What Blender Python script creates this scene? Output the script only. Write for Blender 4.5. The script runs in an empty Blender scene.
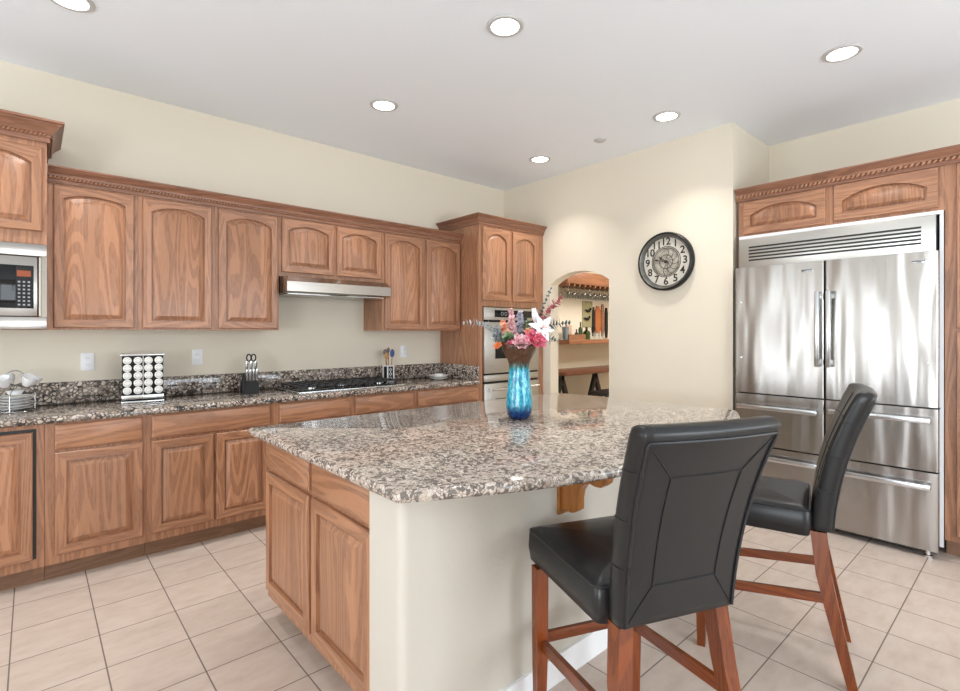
import bpy, bmesh, math, random
from mathutils import Vector, Matrix
PI = math.pi
random.seed(7)
scene = bpy.context.scene
COL = scene.collection

# ------------------------------------------------------------------ camera
cam_data = bpy.data.cameras.new('camera')
cam = bpy.data.objects.new('camera', cam_data); COL.objects.link(cam)
cam.location = (0, 0, 1.372)
cam.rotation_euler = (PI/2, 0, 0.8447 - PI/2)
cam_data.sensor_width = 36.0
cam_data.lens = 504.3/960*36
cam_data.shift_y = -13.3/960
cam_data.clip_start = 0.05
scene.camera = cam

# ------------------------------------------------------------------ world, light, exposure
world = bpy.data.worlds.new('world'); scene.world = world
world.use_nodes = True
bg = world.node_tree.nodes['Background']
bg.inputs['Color'].default_value = (0.80, 0.90, 1.0, 1)
bg.inputs['Strength'].default_value = 1.2
WINDOW_LIGHT = [   # (x, y, z), normal, width, height, watts : daylight standing in the openings behind the camera
    ((-2.98, 3.05, 1.35), (1, 0, 0), 1.0, 2.1, 62),
    ((-2.98, -0.75, 1.35), (1, 0, 0), 1.6, 2.1, 142),
    ((1.75, -3.18, 1.30), (0, 1, 0), 1.7, 2.2, 84),
    ((3.85, -3.18, 1.55), (0, 1, 0), 1.3, 1.6, 50),
]
for p, n, w_, h_, watts in WINDOW_LIGHT:
    ld = bpy.data.lights.new('daylight', 'AREA'); ld.shape = 'RECTANGLE'
    ld.size = w_; ld.size_y = h_; ld.energy = watts; ld.color = (0.86, 0.935, 1.0)
    lo = bpy.data.objects.new('daylight', ld); COL.objects.link(lo)
    lo.location = p
    lo.rotation_euler = (Vector(n)+Vector((0, 0, 0.38))).to_track_quat('-Z', 'Z').to_euler()   # daylight bounced up off the ground outside
DOWNLIGHT_W = 5.5
scene.view_settings.view_transform = 'Standard'
scene.view_settings.look = 'None'
scene.view_settings.gamma = 1
scene.view_settings.use_curve_mapping = False
scene.view_settings.exposure = 0.13
scene.cycles.max_bounces = 8
scene.cycles.diffuse_bounces = 7
scene.cycles.glossy_bounces = 4
scene.cycles.transmission_bounces = 8
scene.cycles.sample_clamp_indirect = 4
scene.cycles.caustics_reflective = False
scene.cycles.caustics_refractive = False
scene.cycles.use_denoising = True

# ------------------------------------------------------------------ node helpers
class NT:
    def __init__(s, name):
        s.m = bpy.data.materials.new(name); s.m.use_nodes = True
        s.t = s.m.node_tree; s.b = s.t.nodes['Principled BSDF']
    def n(s, typ, **kw):
        nd = s.t.nodes.new(typ)
        for k, v in kw.items():
            if k in nd.inputs.keys() if isinstance(k, str) else False: nd.inputs[k].default_value = v
            else: setattr(nd, k, v)
        return nd
    def l(s, a, b): s.t.links.new(a, b)
    def coords(s, scale=(1, 1, 1), rnd=True):
        tc = s.n('ShaderNodeTexCoord'); mp = s.n('ShaderNodeMapping')
        out = tc.outputs['Object']
        if rnd:
            oi = s.n('ShaderNodeObjectInfo')
            mu = s.n('ShaderNodeVectorMath', operation='SCALE'); mu.inputs[0].default_value = (37, 53, 71)
            s.l(oi.outputs['Random'], mu.inputs['Scale'])
            ad = s.n('ShaderNodeVectorMath', operation='ADD')
            s.l(out, ad.inputs[0]); s.l(mu.outputs[0], ad.inputs[1]); out = ad.outputs[0]
        s.l(out, mp.inputs['Vector']); mp.inputs['Scale'].default_value = scale
        return mp.outputs['Vector']
    def noise(s, vec, scale, detail=3, rough=0.5, dist=0.0):
        nd = s.n('ShaderNodeTexNoise')
        nd.inputs['Scale'].default_value = scale; nd.inputs['Detail'].default_value = detail
        nd.inputs['Roughness'].default_value = rough; nd.inputs['Distortion'].default_value = dist
        if vec is not None: s.l(vec, nd.inputs['Vector'])
        return nd
    def ramp(s, fac, stops, interp='LINEAR'):
        r = s.n('ShaderNodeValToRGB'); e = r.color_ramp.elements; r.color_ramp.interpolation = interp
        while len(e) < len(stops): e.new(0.5)
        for el, (p, c) in zip(e, stops):
            el.position = p; el.color = c if len(c) == 4 else (*c, 1)
        s.l(fac, r.inputs['Fac']); return r.outputs['Color']
    def mix(s, fac, a, b, blend='MIX'):
        m = s.n('ShaderNodeMix', data_type='RGBA', blend_type=blend)
        for v, i in ((fac, 0), (a, 6), (b, 7)):
            if hasattr(v, 'is_linked') or hasattr(v, 'links'): s.l(v, m.inputs[i])
            else: m.inputs[i].default_value = v if i == 0 else ((*v, 1) if len(v) == 3 else v)
        return m.outputs[2]
    def math(s, op, a, b=None, c=None):
        m = s.n('ShaderNodeMath', operation=op)
        for i, v in enumerate((a, b, c)):
            if v is None: continue
            if hasattr(v, 'links'): s.l(v, m.inputs[i])
            else: m.inputs[i].default_value = v
        return m.outputs[0]
    def bump(s, h, strength=0.2, dist=0.002):
        b = s.n('ShaderNodeBump'); b.inputs['Strength'].default_value = strength
        b.inputs['Distance'].default_value = dist
        s.l(h, b.inputs['Height']); s.l(b.outputs['Normal'], s.b.inputs['Normal'])
    def set(s, col=None, rough=None, metal=None, **kw):
        if col is not None:
            if hasattr(col, 'links'): s.l(col, s.b.inputs['Base Color'])
            else: s.b.inputs['Base Color'].default_value = (*col, 1)
        if rough is not None:
            if hasattr(rough, 'links'): s.l(rough, s.b.inputs['Roughness'])
            else: s.b.inputs['Roughness'].default_value = rough
        if metal is not None: s.b.inputs['Metallic'].default_value = metal
        for k, v in kw.items(): s.b.inputs[k.replace('_', ' ')].default_value = v
        return s.m

def plain(name, col, rough=0.5, metal=0.0, var=0.06, **kw):
    """a flat finish with a little procedural unevenness"""
    g = NT(name); v = g.coords((1, 1, 1))
    nz = g.noise(v, 22, 3)
    c = g.mix(nz.outputs['Fac'], tuple(x*(1-var) for x in col), tuple(min(1, x*(1+var)) for x in col))
    return g.set(c, rough, metal, **kw)

def oak(name, axis, base, light, dark, rough=0.38, strips=False, coat=0.22):
    g = NT(name)
    sc = {'z': (1, 1, 0.09), 'x': (0.09, 1, 1), 'y': (1, 0.09, 1)}[axis]
    v = g.coords(sc)
    big = g.noise(v, 4.2, 2, 0.5, 0.35)
    ring = g.math('SINE', g.math('MULTIPLY', big.outputs['Fac'], 130.0))
    ringc = g.ramp(ring, [(0.0, (0.18,)*3), (0.10, (0.50,)*3), (0.30, (0.92,)*3), (1.0, (1, 1, 1))])
    fine = g.noise(v, 170, 4, 0.65)
    finec = g.ramp(fine.outputs['Fac'], [(0.36, (0, 0, 0)), (0.60, (1, 1, 1))])
    c = g.mix(ringc, dark, base)
    c = g.mix(g.math('MULTIPLY', finec, 0.40), c, light)
    tone = g.noise(v, 1.4, 1)
    c = g.mix(g.math('MULTIPLY', tone.outputs['Fac'], 0.35), c, light)
    oi = g.n('ShaderNodeObjectInfo')
    if strips:
        tc = g.n('ShaderNodeTexCoord'); sep = g.n('ShaderNodeSeparateXYZ'); g.l(tc.outputs['Object'], sep.inputs[0])
        k = g.math('FLOOR', g.math('DIVIDE', g.math('ADD', sep.outputs['X'], oi.outputs['Random']), 0.075))
        wn = g.n('ShaderNodeTexWhiteNoise', noise_dimensions='2D')
        cb = g.n('ShaderNodeCombineXYZ'); g.l(k, cb.inputs[0]); g.l(oi.outputs['Random'], cb.inputs[1])
        g.l(cb.outputs[0], wn.inputs['Vector'])
        hv = g.n('ShaderNodeHueSaturation'); g.l(c, hv.inputs['Color'])
        g.l(g.math('MULTIPLY_ADD', wn.outputs['Value'], 0.24, 0.88), hv.inputs['Value']); c = hv.outputs['Color']
    hv = g.n('ShaderNodeHueSaturation'); g.l(c, hv.inputs['Color'])
    g.l(g.math('MULTIPLY_ADD', oi.outputs['Random'], 0.14, 0.93), hv.inputs['Value'])
    g.bump(finec, 0.08, 0.0005)
    return g.set(hv.outputs['Color'], rough, 0, Coat_Weight=coat, Coat_Roughness=0.32)

OB, OL, OD = (0.350, 0.156, 0.078), (0.462, 0.242, 0.138), (0.170, 0.063, 0.029)
M = {}
M['oak'] = oak('oak_vertical', 'z', OB, OL, OD)
M['oak_h'] = oak('oak_across', 'x', OB, OL, OD)
M['oak_panel'] = oak('oak_panel', 'z', OB, OL, OD, strips=True)
M['oak_trim'] = oak('oak_moulding', 'x', (0.25, 0.105, 0.058), (0.35, 0.175, 0.105), (0.13, 0.05, 0.026))
M['oak_rope'] = oak('oak_rope', 'z', (0.42, 0.21, 0.12), (0.5, 0.28, 0.17), (0.25, 0.11, 0.06))
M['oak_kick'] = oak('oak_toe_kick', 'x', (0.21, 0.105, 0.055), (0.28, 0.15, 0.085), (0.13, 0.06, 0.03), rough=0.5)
CB = dict(base=(0.170, 0.034, 0.006), light=(0.24, 0.060, 0.010), dark=(0.075, 0.012, 0.003))
M['cherry'] = oak('cherry_leg', 'z', CB['base'], CB['light'], CB['dark'], rough=0.27, coat=0.0)
M['cherry_h'] = oak('cherry_rail', 'x', CB['base'], CB['light'], CB['dark'], rough=0.27, coat=0.0)
M['cherry_y'] = oak('cherry_side_rail', 'y', CB['base'], CB['light'], CB['dark'], rough=0.27, coat=0.0)
M['corbel'] = oak('honey_corbel', 'z', (0.31, 0.105, 0.018), (0.40, 0.15, 0.03), (0.19, 0.06, 0.012), rough=0.3)
M['bar_wood'] = oak('bar_wood', 'x', (0.25, 0.095, 0.04), (0.36, 0.16, 0.075), (0.12, 0.045, 0.02))

def paint(name, col, rough=0.6, bump=0.15, scale=90):
    g = NT(name); v = g.coords((1, 1, 1), rnd=False)
    nz = g.noise(v, scale, 3, 0.6); lo = g.noise(v, 0.8, 2)
    c = g.mix(lo.outputs['Fac'], tuple(x*0.975 for x in col), tuple(min(1, x*1.02) for x in col))
    g.bump(nz.outputs['Fac'], bump, 0.003)
    return g.set(c, rough)
M['wall'] = paint('cream_wall_paint', (0.73, 0.67, 0.555))
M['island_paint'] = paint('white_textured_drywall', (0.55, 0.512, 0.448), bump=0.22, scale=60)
M['ceiling'] = paint('white_ceiling_paint', (0.85, 0.90, 0.955), bump=0.25, scale=70)
M['white'] = paint('white_trim_paint', (0.84, 0.85, 0.87), rough=0.35, bump=0.02)

def tile():
    g = NT('beige_floor_tile')
    tc = g.n('ShaderNodeTexCoord'); sep = g.n('ShaderNodeSeparateXYZ'); g.l(tc.outputs['Object'], sep.inputs[0])
    def cell(o, off, S):
        u = g.math('DIVIDE', g.math('SUBTRACT', o, off), S)
        fl = g.math('FLOOR', u); fr = g.math('SUBTRACT', u, fl)
        d = g.math('MULTIPLY', g.math('MINIMUM', fr, g.math('SUBTRACT', 1.0, fr)), S)
        return fl, d
    fx, dx = cell(sep.outputs['X'], 0.825, 0.2985); fy, dy = cell(sep.outputs['Y'], 0.485, 0.2957)
    d = g.math('MINIMUM', dx, dy)
    grout = g.n('ShaderNodeMapRange', interpolation_type='SMOOTHSTEP')
    grout.inputs['From Min'].default_value = 0.0017; grout.inputs['From Max'].default_value = 0.0034
    g.l(d, grout.inputs['Value'])
    cb = g.n('ShaderNodeCombineXYZ'); g.l(fx, cb.inputs[0]); g.l(fy, cb.inputs[1])
    wn = g.n('ShaderNodeTexWhiteNoise', noise_dimensions='2D'); g.l(cb.outputs[0], wn.inputs['Vector'])
    ad = g.n('ShaderNodeVectorMath', operation='MULTIPLY_ADD'); g.l(cb.outputs[0], ad.inputs[0]); ad.inputs[1].default_value = (3.7, 5.1, 0)
    g.l(tc.outputs['Object'], ad.inputs[2])
    mp = g.n('ShaderNodeMapping'); mp.inputs['Scale'].default_value = (1.0, 2.2, 1); g.l(ad.outputs[0], mp.inputs['Vector'])
    n1 = g.noise(mp.outputs[0], 7, 4, 0.6); n2 = g.noise(mp.outputs[0], 45, 3, 0.6)
    c = g.ramp(n1.outputs['Fac'], [(0.3, (0.52, 0.42, 0.355)), (0.5, (0.585, 0.484, 0.415)), (0.7, (0.63, 0.537, 0.472))])
    c = g.mix(g.math('MULTIPLY', n2.outputs['Fac'], 0.22), c, (0.47, 0.37, 0.30))
    hv = g.n('ShaderNodeHueSaturation'); g.l(c, hv.inputs['Color'])
    g.l(g.math('MULTIPLY_ADD', wn.outputs['Value'], 0.05, 0.925), hv.inputs['Value'])
    col = g.mix(grout.outputs[0], (0.17, 0.135, 0.11), hv.outputs['Color'])
    g.bump(g.math('ADD', grout.outputs[0], g.math('MULTIPLY', n2.outputs['Fac'], 0.12)), 0.35, 0.002)
    ro = g.math('MULTIPLY_ADD', grout.outputs[0], -0.42, 0.85)
    return g.set(col, ro)
M['tile'] = tile()

def granite(name, stone_a, stone_b, gap, scale=55, dark_at=0.10, rough=0.07, warp=0.022, picks=0.24, pmin=0.25):
    g = NT(name); v = g.coords((1, 1, 1), rnd=False)
    wob = g.noise(v, 30, 2)
    ad = g.n('ShaderNodeVectorMath', operation='MULTIPLY_ADD'); g.l(wob.outputs['Color'], ad.inputs[0])
    ad.inputs[1].default_value = (warp,)*3; g.l(v, ad.inputs[2])
    vo = g.n('ShaderNodeTexVoronoi', feature='F1'); vo.inputs['Scale'].default_value = scale; g.l(ad.outputs[0], vo.inputs['Vector'])
    ve = g.n('ShaderNodeTexVoronoi', feature='DISTANCE_TO_EDGE'); ve.inputs['Scale'].default_value = scale; g.l(ad.outputs[0], ve.inputs['Vector'])
    sep = g.n('ShaderNodeSeparateColor'); g.l(vo.outputs['Color'], sep.inputs[0])
    pick = g.math('LESS_THAN', sep.outputs[0], picks)                 # whole dark crystals
    c = g.mix(sep.outputs[1], stone_a, stone_b)
    sp = g.noise(v, 260, 3, 0.7)
    c = g.mix(g.ramp(sp.outputs['Fac'], [(0.5, (0, 0, 0)), (0.72, (0.6,)*3)]), c, tuple(x*0.3 for x in stone_a))
    edge = g.ramp(ve.outputs['Distance'], [(dark_at*0.35, (1, 1, 1)), (dark_at*1.3, (0, 0, 0))])
    patch = g.noise(v, 17, 2)
    edge = g.math('MULTIPLY', edge, g.ramp(patch.outputs['Fac'], [(0.30, (pmin,)*3), (0.62, (1, 1, 1))]))
    c = g.mix(edge, c, gap)
    c = g.mix(g.math('MULTIPLY', pick, 0.85), c, gap)
    g.b.inputs['Coat Weight'].default_value = 0.0
    return g.set(c, rough)
M['granite_island'] = granite('island_granite', (0.43, 0.345, 0.285), (0.70, 0.62, 0.54), (0.105, 0.088, 0.079), 80, 0.11, 0.055, 0.040, 0.26, 0.1)
M['granite_dark'] = granite('counter_granite', (0.38, 0.29, 0.235), (0.68, 0.60, 0.52), (0.018, 0.015, 0.015), 46, 0.17, 0.07, 0.030, 0.10, 0.5)

def steel(name, col, rough=0.24, axis='x', wave=0.0, wscale=(1.8, 1.8, 0.45)):
    g = NT(name); v = g.coords({'x': (0.02, 1, 1), 'z': (1, 1, 0.02)}[axis])
    fine = g.noise(v, 420, 3, 0.6)
    g.set(g.mix(fine.outputs['Fac'], tuple(x*0.97 for x in col), tuple(min(1, x*1.03) for x in col)),
          g.math('MULTIPLY_ADD', fine.outputs['Fac'], 0.05, rough-0.025), 1.0)
    if wave:
        for l_ in list(g.b.inputs['Roughness'].links): g.t.links.remove(l_)
        g.b.inputs['Roughness'].default_value = rough
        for l_ in list(g.b.inputs['Base Color'].links): g.t.links.remove(l_)
        g.b.inputs['Base Color'].default_value = (*col, 1)
        w = g.noise(g.coords(wscale), 2.6, 1, 0.4)
        g.bump(w.outputs['Fac'], 1.0, wave)
    return g.m
M['steel_door'] = steel('brushed_steel_doors', (0.42, 0.40, 0.38), 0.27, 'x', 0.020, (3.4, 3.4, 0.45))
M['steel'] = steel('brushed_steel', (0.50, 0.485, 0.46), 0.33, 'x')
M['steel_dark'] = steel('warm_brushed_steel', (0.37, 0.345, 0.32), 0.24, 'x')
M['steel_bright'] = steel('bright_steel', (0.66, 0.68, 0.70), 0.24, 'z')
M['chrome'] = plain('chrome', (0.85, 0.85, 0.86), 0.08, 1.0, 0.02)
M['wire'] = plain('grey_wire', (0.45, 0.45, 0.45), 0.25, 1.0, 0.02)
M['black'] = plain('black_plastic', (0.010, 0.010, 0.011), 0.45, Specular_IOR_Level=0.3)
M['black_metal'] = plain('black_iron', (0.018, 0.018, 0.02), 0.42)
M['black_glass'] = plain('black_glass', (0.006, 0.006, 0.007), 0.06, Specular_IOR_Level=0.3)
M['grey_key'] = plain('grey_keys', (0.30, 0.31, 0.33), 0.4)
M['red_led'] = plain('dim_display', (0.28, 0.07, 0.03), 0.2)
M['louvre'] = plain('painted_gap_shade', (0.02, 0.02, 0.02), 0.6)  # near-black finish painting in the shade of grille slots and door gap
M['louvre_panel'] = steel('grille_steel', (0.55, 0.54, 0.51), 0.36, 'x')
M['plastic_white'] = plain('white_plastic', (0.82, 0.83, 0.85), 0.35, 0, 0.02)
M['slot'] = plain('outlet_slots', (0.30, 0.31, 0.33), 0.5)
M['ceramic'] = plain('white_ceramic', (0.82, 0.82, 0.82), 0.12, 0, 0.02)
M['jar_lid'] = plain('white_jar_label', (0.74, 0.73, 0.70), 0.35, 0, 0.03)
M['jar_rim'] = plain('jar_rim', (0.60, 0.60, 0.60), 0.2, 1.0)

def leather(name, a, b, rough):
    g = NT(name); v = g.coords((1, 1, 1), rnd=False)
    vo = g.n('ShaderNodeTexVoronoi', feature='F1'); vo.inputs['Scale'].default_value = 420; g.l(v, vo.inputs['Vector'])
    n = g.noise(v, 6, 3)
    g.bump(vo.outputs['Distance'], 0.16, 0.0008)
    return g.set(g.mix(n.outputs['Fac'], a, b), g.math('MULTIPLY_ADD', n.outputs['Fac'], 0.16, rough-0.08), 0, Specular_IOR_Level=0.38)
M['leather'] = leather('black_leather', (0.010, 0.010, 0.0105), (0.017, 0.0165, 0.017), 0.31)
M['leather_seam'] = plain('seam_thread', (0.006, 0.006, 0.007), 0.5)
M['leather_pipe'] = leather('black_piping', (0.014, 0.014, 0.016), (0.022, 0.022, 0.025), 0.3)

def emission(name, col, s):
    g = NT(name); g.set((0.9, 0.9, 0.9), 0.4)
    g.b.inputs['Emission Color'].default_value = (*col, 1); g.b.inputs['Emission Strength'].default_value = s
    return g.m
M['lamp'] = emission('downlight_lens', (1.0, 0.97, 0.92), 8.0)

def glass(name, col, rough=0.02, ior=1.45, trans=1.0):
    g = NT(name)
    return g.set(col, rough, 0, IOR=ior, Transmission_Weight=trans)
M['glass'] = glass('clear_glass', (0.93, 0.96, 0.96))
M['green_glass'] = glass('green_bottle_glass', (0.06, 0.12, 0.03), 0.05)

# ------------------------------------------------------------------ mesh helper
class G:
    def __init__(s): s.bm = bmesh.new()
    def box(s, x0, x1, y0, y1, z0, z1, b=0.0, seg=2, mi=0):
        r = bmesh.ops.create_cube(s.bm, size=1.0); vs = r['verts']
        for v in vs:
            v.co = Vector(((x0+x1)/2+v.co.x*(x1-x0), (y0+y1)/2+v.co.y*(y1-y0), (z0+z1)/2+v.co.z*(z1-z0)))
        fs = list({f for v in vs for f in v.link_faces})
        for f in fs: f.material_index = mi
        if b > 0:
            es = list({e for v in vs for e in v.link_edges})
            bmesh.ops.bevel(s.bm, geom=es, offset=b, segments=seg, affect='EDGES', profile=0.5)
        return s
    def loops(s, loops, cap0=False, cap1=False, closed=True, mi=0, mif=None):
        rows = [[s.bm.verts.new(p) for p in L] for L in loops]
        n = len(rows[0])
        for a, b in zip(rows, rows[1:]):
            for i in range(n if closed else n-1):
                j = (i+1) % n
                try:
                    f = s.bm.faces.new((a[i], a[j], b[j], b[i])); f.material_index = mif(i) if mif else mi
                except ValueError: pass
        if cap0:
            f = s.bm.faces.new(rows[0][::-1]); f.material_index = mi
        if cap1:
            f = s.bm.faces.new(rows[-1]); f.material_index = mi
        return s
    def prism(s, pts, axis, a0, a1, mi=0):
        def mk(p, a): return {'x': (a, p[0], p[1]), 'y': (p[0], a, p[1]), 'z': (p[0], p[1], a)}[axis]
        return s.loops([[mk(p, a0) for p in pts], [mk(p, a1) for p in pts]], True, True, mi=mi)
    def lathe(s, prof, seg=24, c=(0, 0, 0), cap=True, mi=0, axis='z', sx=1.0):
        def mk(r, z, a):
            x, y = r*math.cos(a)*sx, r*math.sin(a)
            return {'z': (c[0]+x, c[1]+y, c[2]+z), 'y': (c[0]+x, c[1]+z, c[2]+y), 'x': (c[0]+z, c[1]+x, c[2]+y)}[axis]
        L = [[mk(max(r, 1e-5), z, 2*PI*i/seg) for i in range(seg)] for r, z in prof]
        return s.loops(L, cap, cap, mi=mi)
    def tube(s, pts, r, seg=8, mi=0, closed=False, flat=1.0):
        pts = [Vector(p) for p in pts]; n = len(pts); L = []
        prev = None
        for i, p in enumerate(pts):
            if closed: t = pts[(i+1) % n]-pts[i-1]
            else: t = pts[min(i+1, n-1)]-pts[max(i-1, 0)]
            t.normalize()
            if prev is None: u = t.orthogonal().normalized()
            else: u = (prev - t*prev.dot(t)).normalized()
            prev = u; w = t.cross(u)
            rr = r[i] if isinstance(r, (list, tuple)) else r
            L.append([p + (u*math.cos(2*PI*k/seg)*flat + w*math.sin(2*PI*k/seg))*rr for k in range(seg)])
        if closed: L.append(L[0])
        return s.loops(L, not closed, not closed, mi=mi)
    def ball(s, c, r, sub=2, sc=(1, 1, 1), rot=None, mi=0):
        rr = bmesh.ops.create_icosphere(s.bm, subdivisions=sub, radius=1.0)
        for v in rr['verts']:
            p = Vector((v.co.x*r*sc[0], v.co.y*r*sc[1], v.co.z*r*sc[2]))
            if rot: p = rot @ p
            v.co = p+Vector(c)
        for f in {f for v in rr['verts'] for f in v.link_faces}: f.material_index = mi
        return s
    def build(s, name, mats, parent=None, loc=None, rot=None, smooth=40):
        bmesh.ops.remove_doubles(s.bm, verts=s.bm.verts, dist=1e-6)
        bmesh.ops.recalc_face_normals(s.bm, faces=s.bm.faces)
        me = bpy.data.meshes.new(name); s.bm.to_mesh(me); s.bm.free()
        for m in (mats if isinstance(mats, (list, tuple)) else [mats]): me.materials.append(M[m] if isinstance(m, str) else m)
        if smooth:
            me.shade_smooth(); me.set_sharp_from_angle(angle=math.radians(smooth))
        o = bpy.data.objects.new(name, me); COL.objects.link(o)
        if parent is not None: o.parent = parent
        if loc is not None: o.location = loc
        if rot is not None: o.rotation_euler = rot
        return o

def tag(o, label, cat, group=None, kind=None):
    if label: o['label'] = label
    if cat: o['category'] = cat
    if group: o['group'] = group
    if kind: o['kind'] = kind
    return o
def thing(name, label, cat, loc=(0, 0, 0), rz=0.0, group=None):
    o = bpy.data.objects.new(name, None); COL.objects.link(o)
    o.empty_display_size = 0.1; o.location = loc; o.rotation_euler = (0, 0, rz)
    return tag(o, label, cat, group)
def struct(o, label, cat='wall'):
    o['kind'] = 'structure'; o['label'] = label; o['category'] = cat; return o
def dup(root, loc, rz, label, group=None):
    r = root.copy(); COL.objects.link(r); r.location = loc; r.rotation_euler = (0, 0, rz)
    r['label'] = label
    if group: r['group'] = group
    for ch in list(root.children):
        c = ch.copy(); COL.objects.link(c); c.parent = r
        for gch in list(ch.children):
            d = gch.copy(); COL.objects.link(d); d.parent = c
    return r

# ------------------------------------------------------------------ the room
YA, XB, ZC = 4.22, 4.12, 3.02
struct(G().box(-3.2, 9.2, -3.4, 5.6, -0.1, 0).build('floor', 'tile', smooth=0), 'beige ceramic tile floor with dark grout lines', 'floor')
struct(G().box(-3.2, 9.2, -3.4, 5.6, ZC, ZC+0.12).build('ceiling', 'ceiling', smooth=0), 'flat white ceiling with recessed lights', 'ceiling')
struct(G().box(-3.2, XB, YA, YA+0.12, 0, ZC).build('wall_back', 'wall', smooth=0), 'cream wall behind the long run of oak cabinets')
# clock wall with the arched opening
a0, a1, zs, zt = 2.784, 3.512, 1.878, 1.99
g = G()
arc = [(a0, zs)]
N = 24
ym, hw = (a0+a1)/2, (a1-a0)/2
R_ = (hw*hw+(zt-zs)**2)/(2*(zt-zs))
for i in range(N+1):
    y = a0+(a1-a0)*i/N
    arc.append((y, zt-R_+math.sqrt(R_*R_-(y-ym)**2)))
arc = arc[1:]
W0, W1 = XB, XB+0.13
g.box(W0, W1, 1.645, a0, 0, ZC).box(W0, W1, a1, 5.4, 0, ZC)
for (y0, z0), (y1, z1) in zip(arc, arc[1:]):
    g.prism([(y0, z0), (y1, z1), (y1, ZC), (y0, ZC)], 'x', W0, W1)
struct(g.build('wall_right', 'wall', smooth=0), 'cream wall with the clock and the arched opening')
struct(G().box(XB+0.131, 5.08, 1.645, 1.775, 0, ZC).build('wall_return', 'wall', smooth=0), 'short cream return wall beside the refrigerator cabinets')
struct(G().box(4.88, 5.08, -3.4, 1.644, 0, ZC).build('wall_recess', 'wall', smooth=0), 'cream wall above the refrigerator cabinets')
# walls behind the camera, with window openings
def holed(axis, at, th, u0, u1, holes, name, label):
    g = G(); u = u0
    def bx(a, b, z0, z1):
        if axis == 'x': g.box(at-th, at, a, b, z0, z1)
        else: g.box(a, b, at-th, at, z0, z1)
    for (h0, h1, z0, z1) in sorted(holes):
        bx(u, h0, 0, ZC); bx(h0, h1, 0, z0); bx(h0, h1, z1, ZC); u = h1
    bx(u, u1, 0, ZC)
    struct(g.build(name, 'wall', smooth=0), label)
holed('x', -3.0, 0.2, -3.2, 4.22, [(-1.6, 0.1, 0.25, 2.45), (2.5, 3.6, 0.25, 2.45)], 'wall_left', 'cream wall with windows left of the camera')
holed('y', -3.2, 0.2, -3.0, 4.96, [(0.85, 2.65, 0.15, 2.45), (3.15, 4.55, 0.7, 2.4)], 'wall_front', 'cream wall with windows behind the camera')
def window(name, axis, at, u0, u1, z0, z1, label):
    g = G(); f = 0.05
    def bx(a, b, c, d):
        if axis == 'x': g.box(at-0.12, at-0.06, a, b, c, d)
        else: g.box(a, b, at-0.12, at-0.06, c, d)
    um = (u0+u1)/2
    bx(u0, u0+f, z0, z1); bx(u1-f, u1, z0, z1); bx(u0+f, u1-f, z0, z0+f); bx(u0+f, u1-f, z1-f, z1); bx(um-0.025, um+0.025, z0+f, z1-f)
    struct(g.build(name, 'white', smooth=0), label, 'window')
window('window_1', 'x', -3.0, -1.6, 0.1, 0.25, 2.45, 'white framed window in the wall left of the camera, nearer the rear')
window('window_2', 'x', -3.0, 2.5, 3.6, 0.25, 2.45, 'white framed window in the wall left of the camera, nearer the cabinets')
window('window_3', 'y', -3.2, 0.85, 2.65, 0.15, 2.45, 'wide white framed patio window behind the camera')
window('window_4', 'y', -3.2, 3.15, 4.55, 0.7, 2.4, 'white framed window behind the camera on the refrigerator side')
# the bar room beyond the arch
struct(G().box(XB, 9.2, 5.4, 5.52, 0, ZC).build('wall_bar', 'wall', smooth=0), 'cream wall of the bar room seen through the arch')
struct(G().box(9.08, 9.2, 1.775, 5.399, 0, ZC).build('wall_end', 'wall', smooth=0), 'far end wall of the bar room')
struct(G().box(5.081, 9.08, 1.645, 1.775, 0, ZC).build('wall_side', 'wall', smooth=0), 'near side wall of the bar room')
bl = bpy.data.lights.new('bar_room_fill', 'AREA'); bl.shape = 'RECTANGLE'; bl.size = 1.6; bl.size_y = 1.2; bl.energy = 100; bl.color = (1, 0.96, 0.9)  # added fill light without a fixture, brightens the bar room
blo = bpy.data.objects.new('bar_room_fill', bl); COL.objects.link(blo); blo.location = (6.9, 3.6, 3.0)

# ------------------------------------------------------------------ recessed lights
M['ring_grey'] = plain('satin_grey_ring', (0.52, 0.52, 0.51), 0.4)
def downlight(x, y, label):
    t = thing('recessed_light', label, 'ceiling light', (x, y, ZC), 0, 'recessed ceiling lights')
    G().lathe([(0.076, -0.0005), (0.076, -0.008), (0.094, -0.008), (0.101, -0.0005)], 36, cap=False).build('trim_ring', 'ring_grey', t)
    G().lathe([(0.0, -0.003), (0.0755, -0.003)], 36, cap=False).build('lens', 'lamp', t)
    ld = bpy.data.lights.new('downlight', 'AREA'); ld.shape = 'DISK'; ld.size = 0.13; ld.energy = DOWNLIGHT_W; ld.spread = math.radians(100); ld.color = (1.0, 0.96, 0.91)
    lo = bpy.data.objects.new('downlight', ld); COL.objects.link(lo); lo.parent = t; lo.location = (0, 0, -0.012)
for x, y, lab in [
    (0.14, 3.215, 'round recessed light cut by the top edge above the microwave'),
    (1.908, 3.198, 'round recessed light in the row above the upper cabinets'),
    (3.612, 3.208, 'round recessed light nearest the tall oven cabinet corner'),
    (1.903, 1.940, 'round recessed light above the blue vase on the island'),
    (3.616, 1.930, 'round recessed light in front of the wall clock'),
    (3.574, 0.807, 'round recessed light in front of the refrigerator')]:
    downlight(x, y, lab)
tag(G().lathe([(0.0, -0.012), (0.036, -0.012), (0.05, -0.004), (0.053, -0.0005)], 28, cap=False).build('sprinkler_cover', 'ring_grey', loc=(3.64, 2.55, ZC)),
    'small round white sprinkler cover on the ceiling between lights', 'sprinkler')

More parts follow.
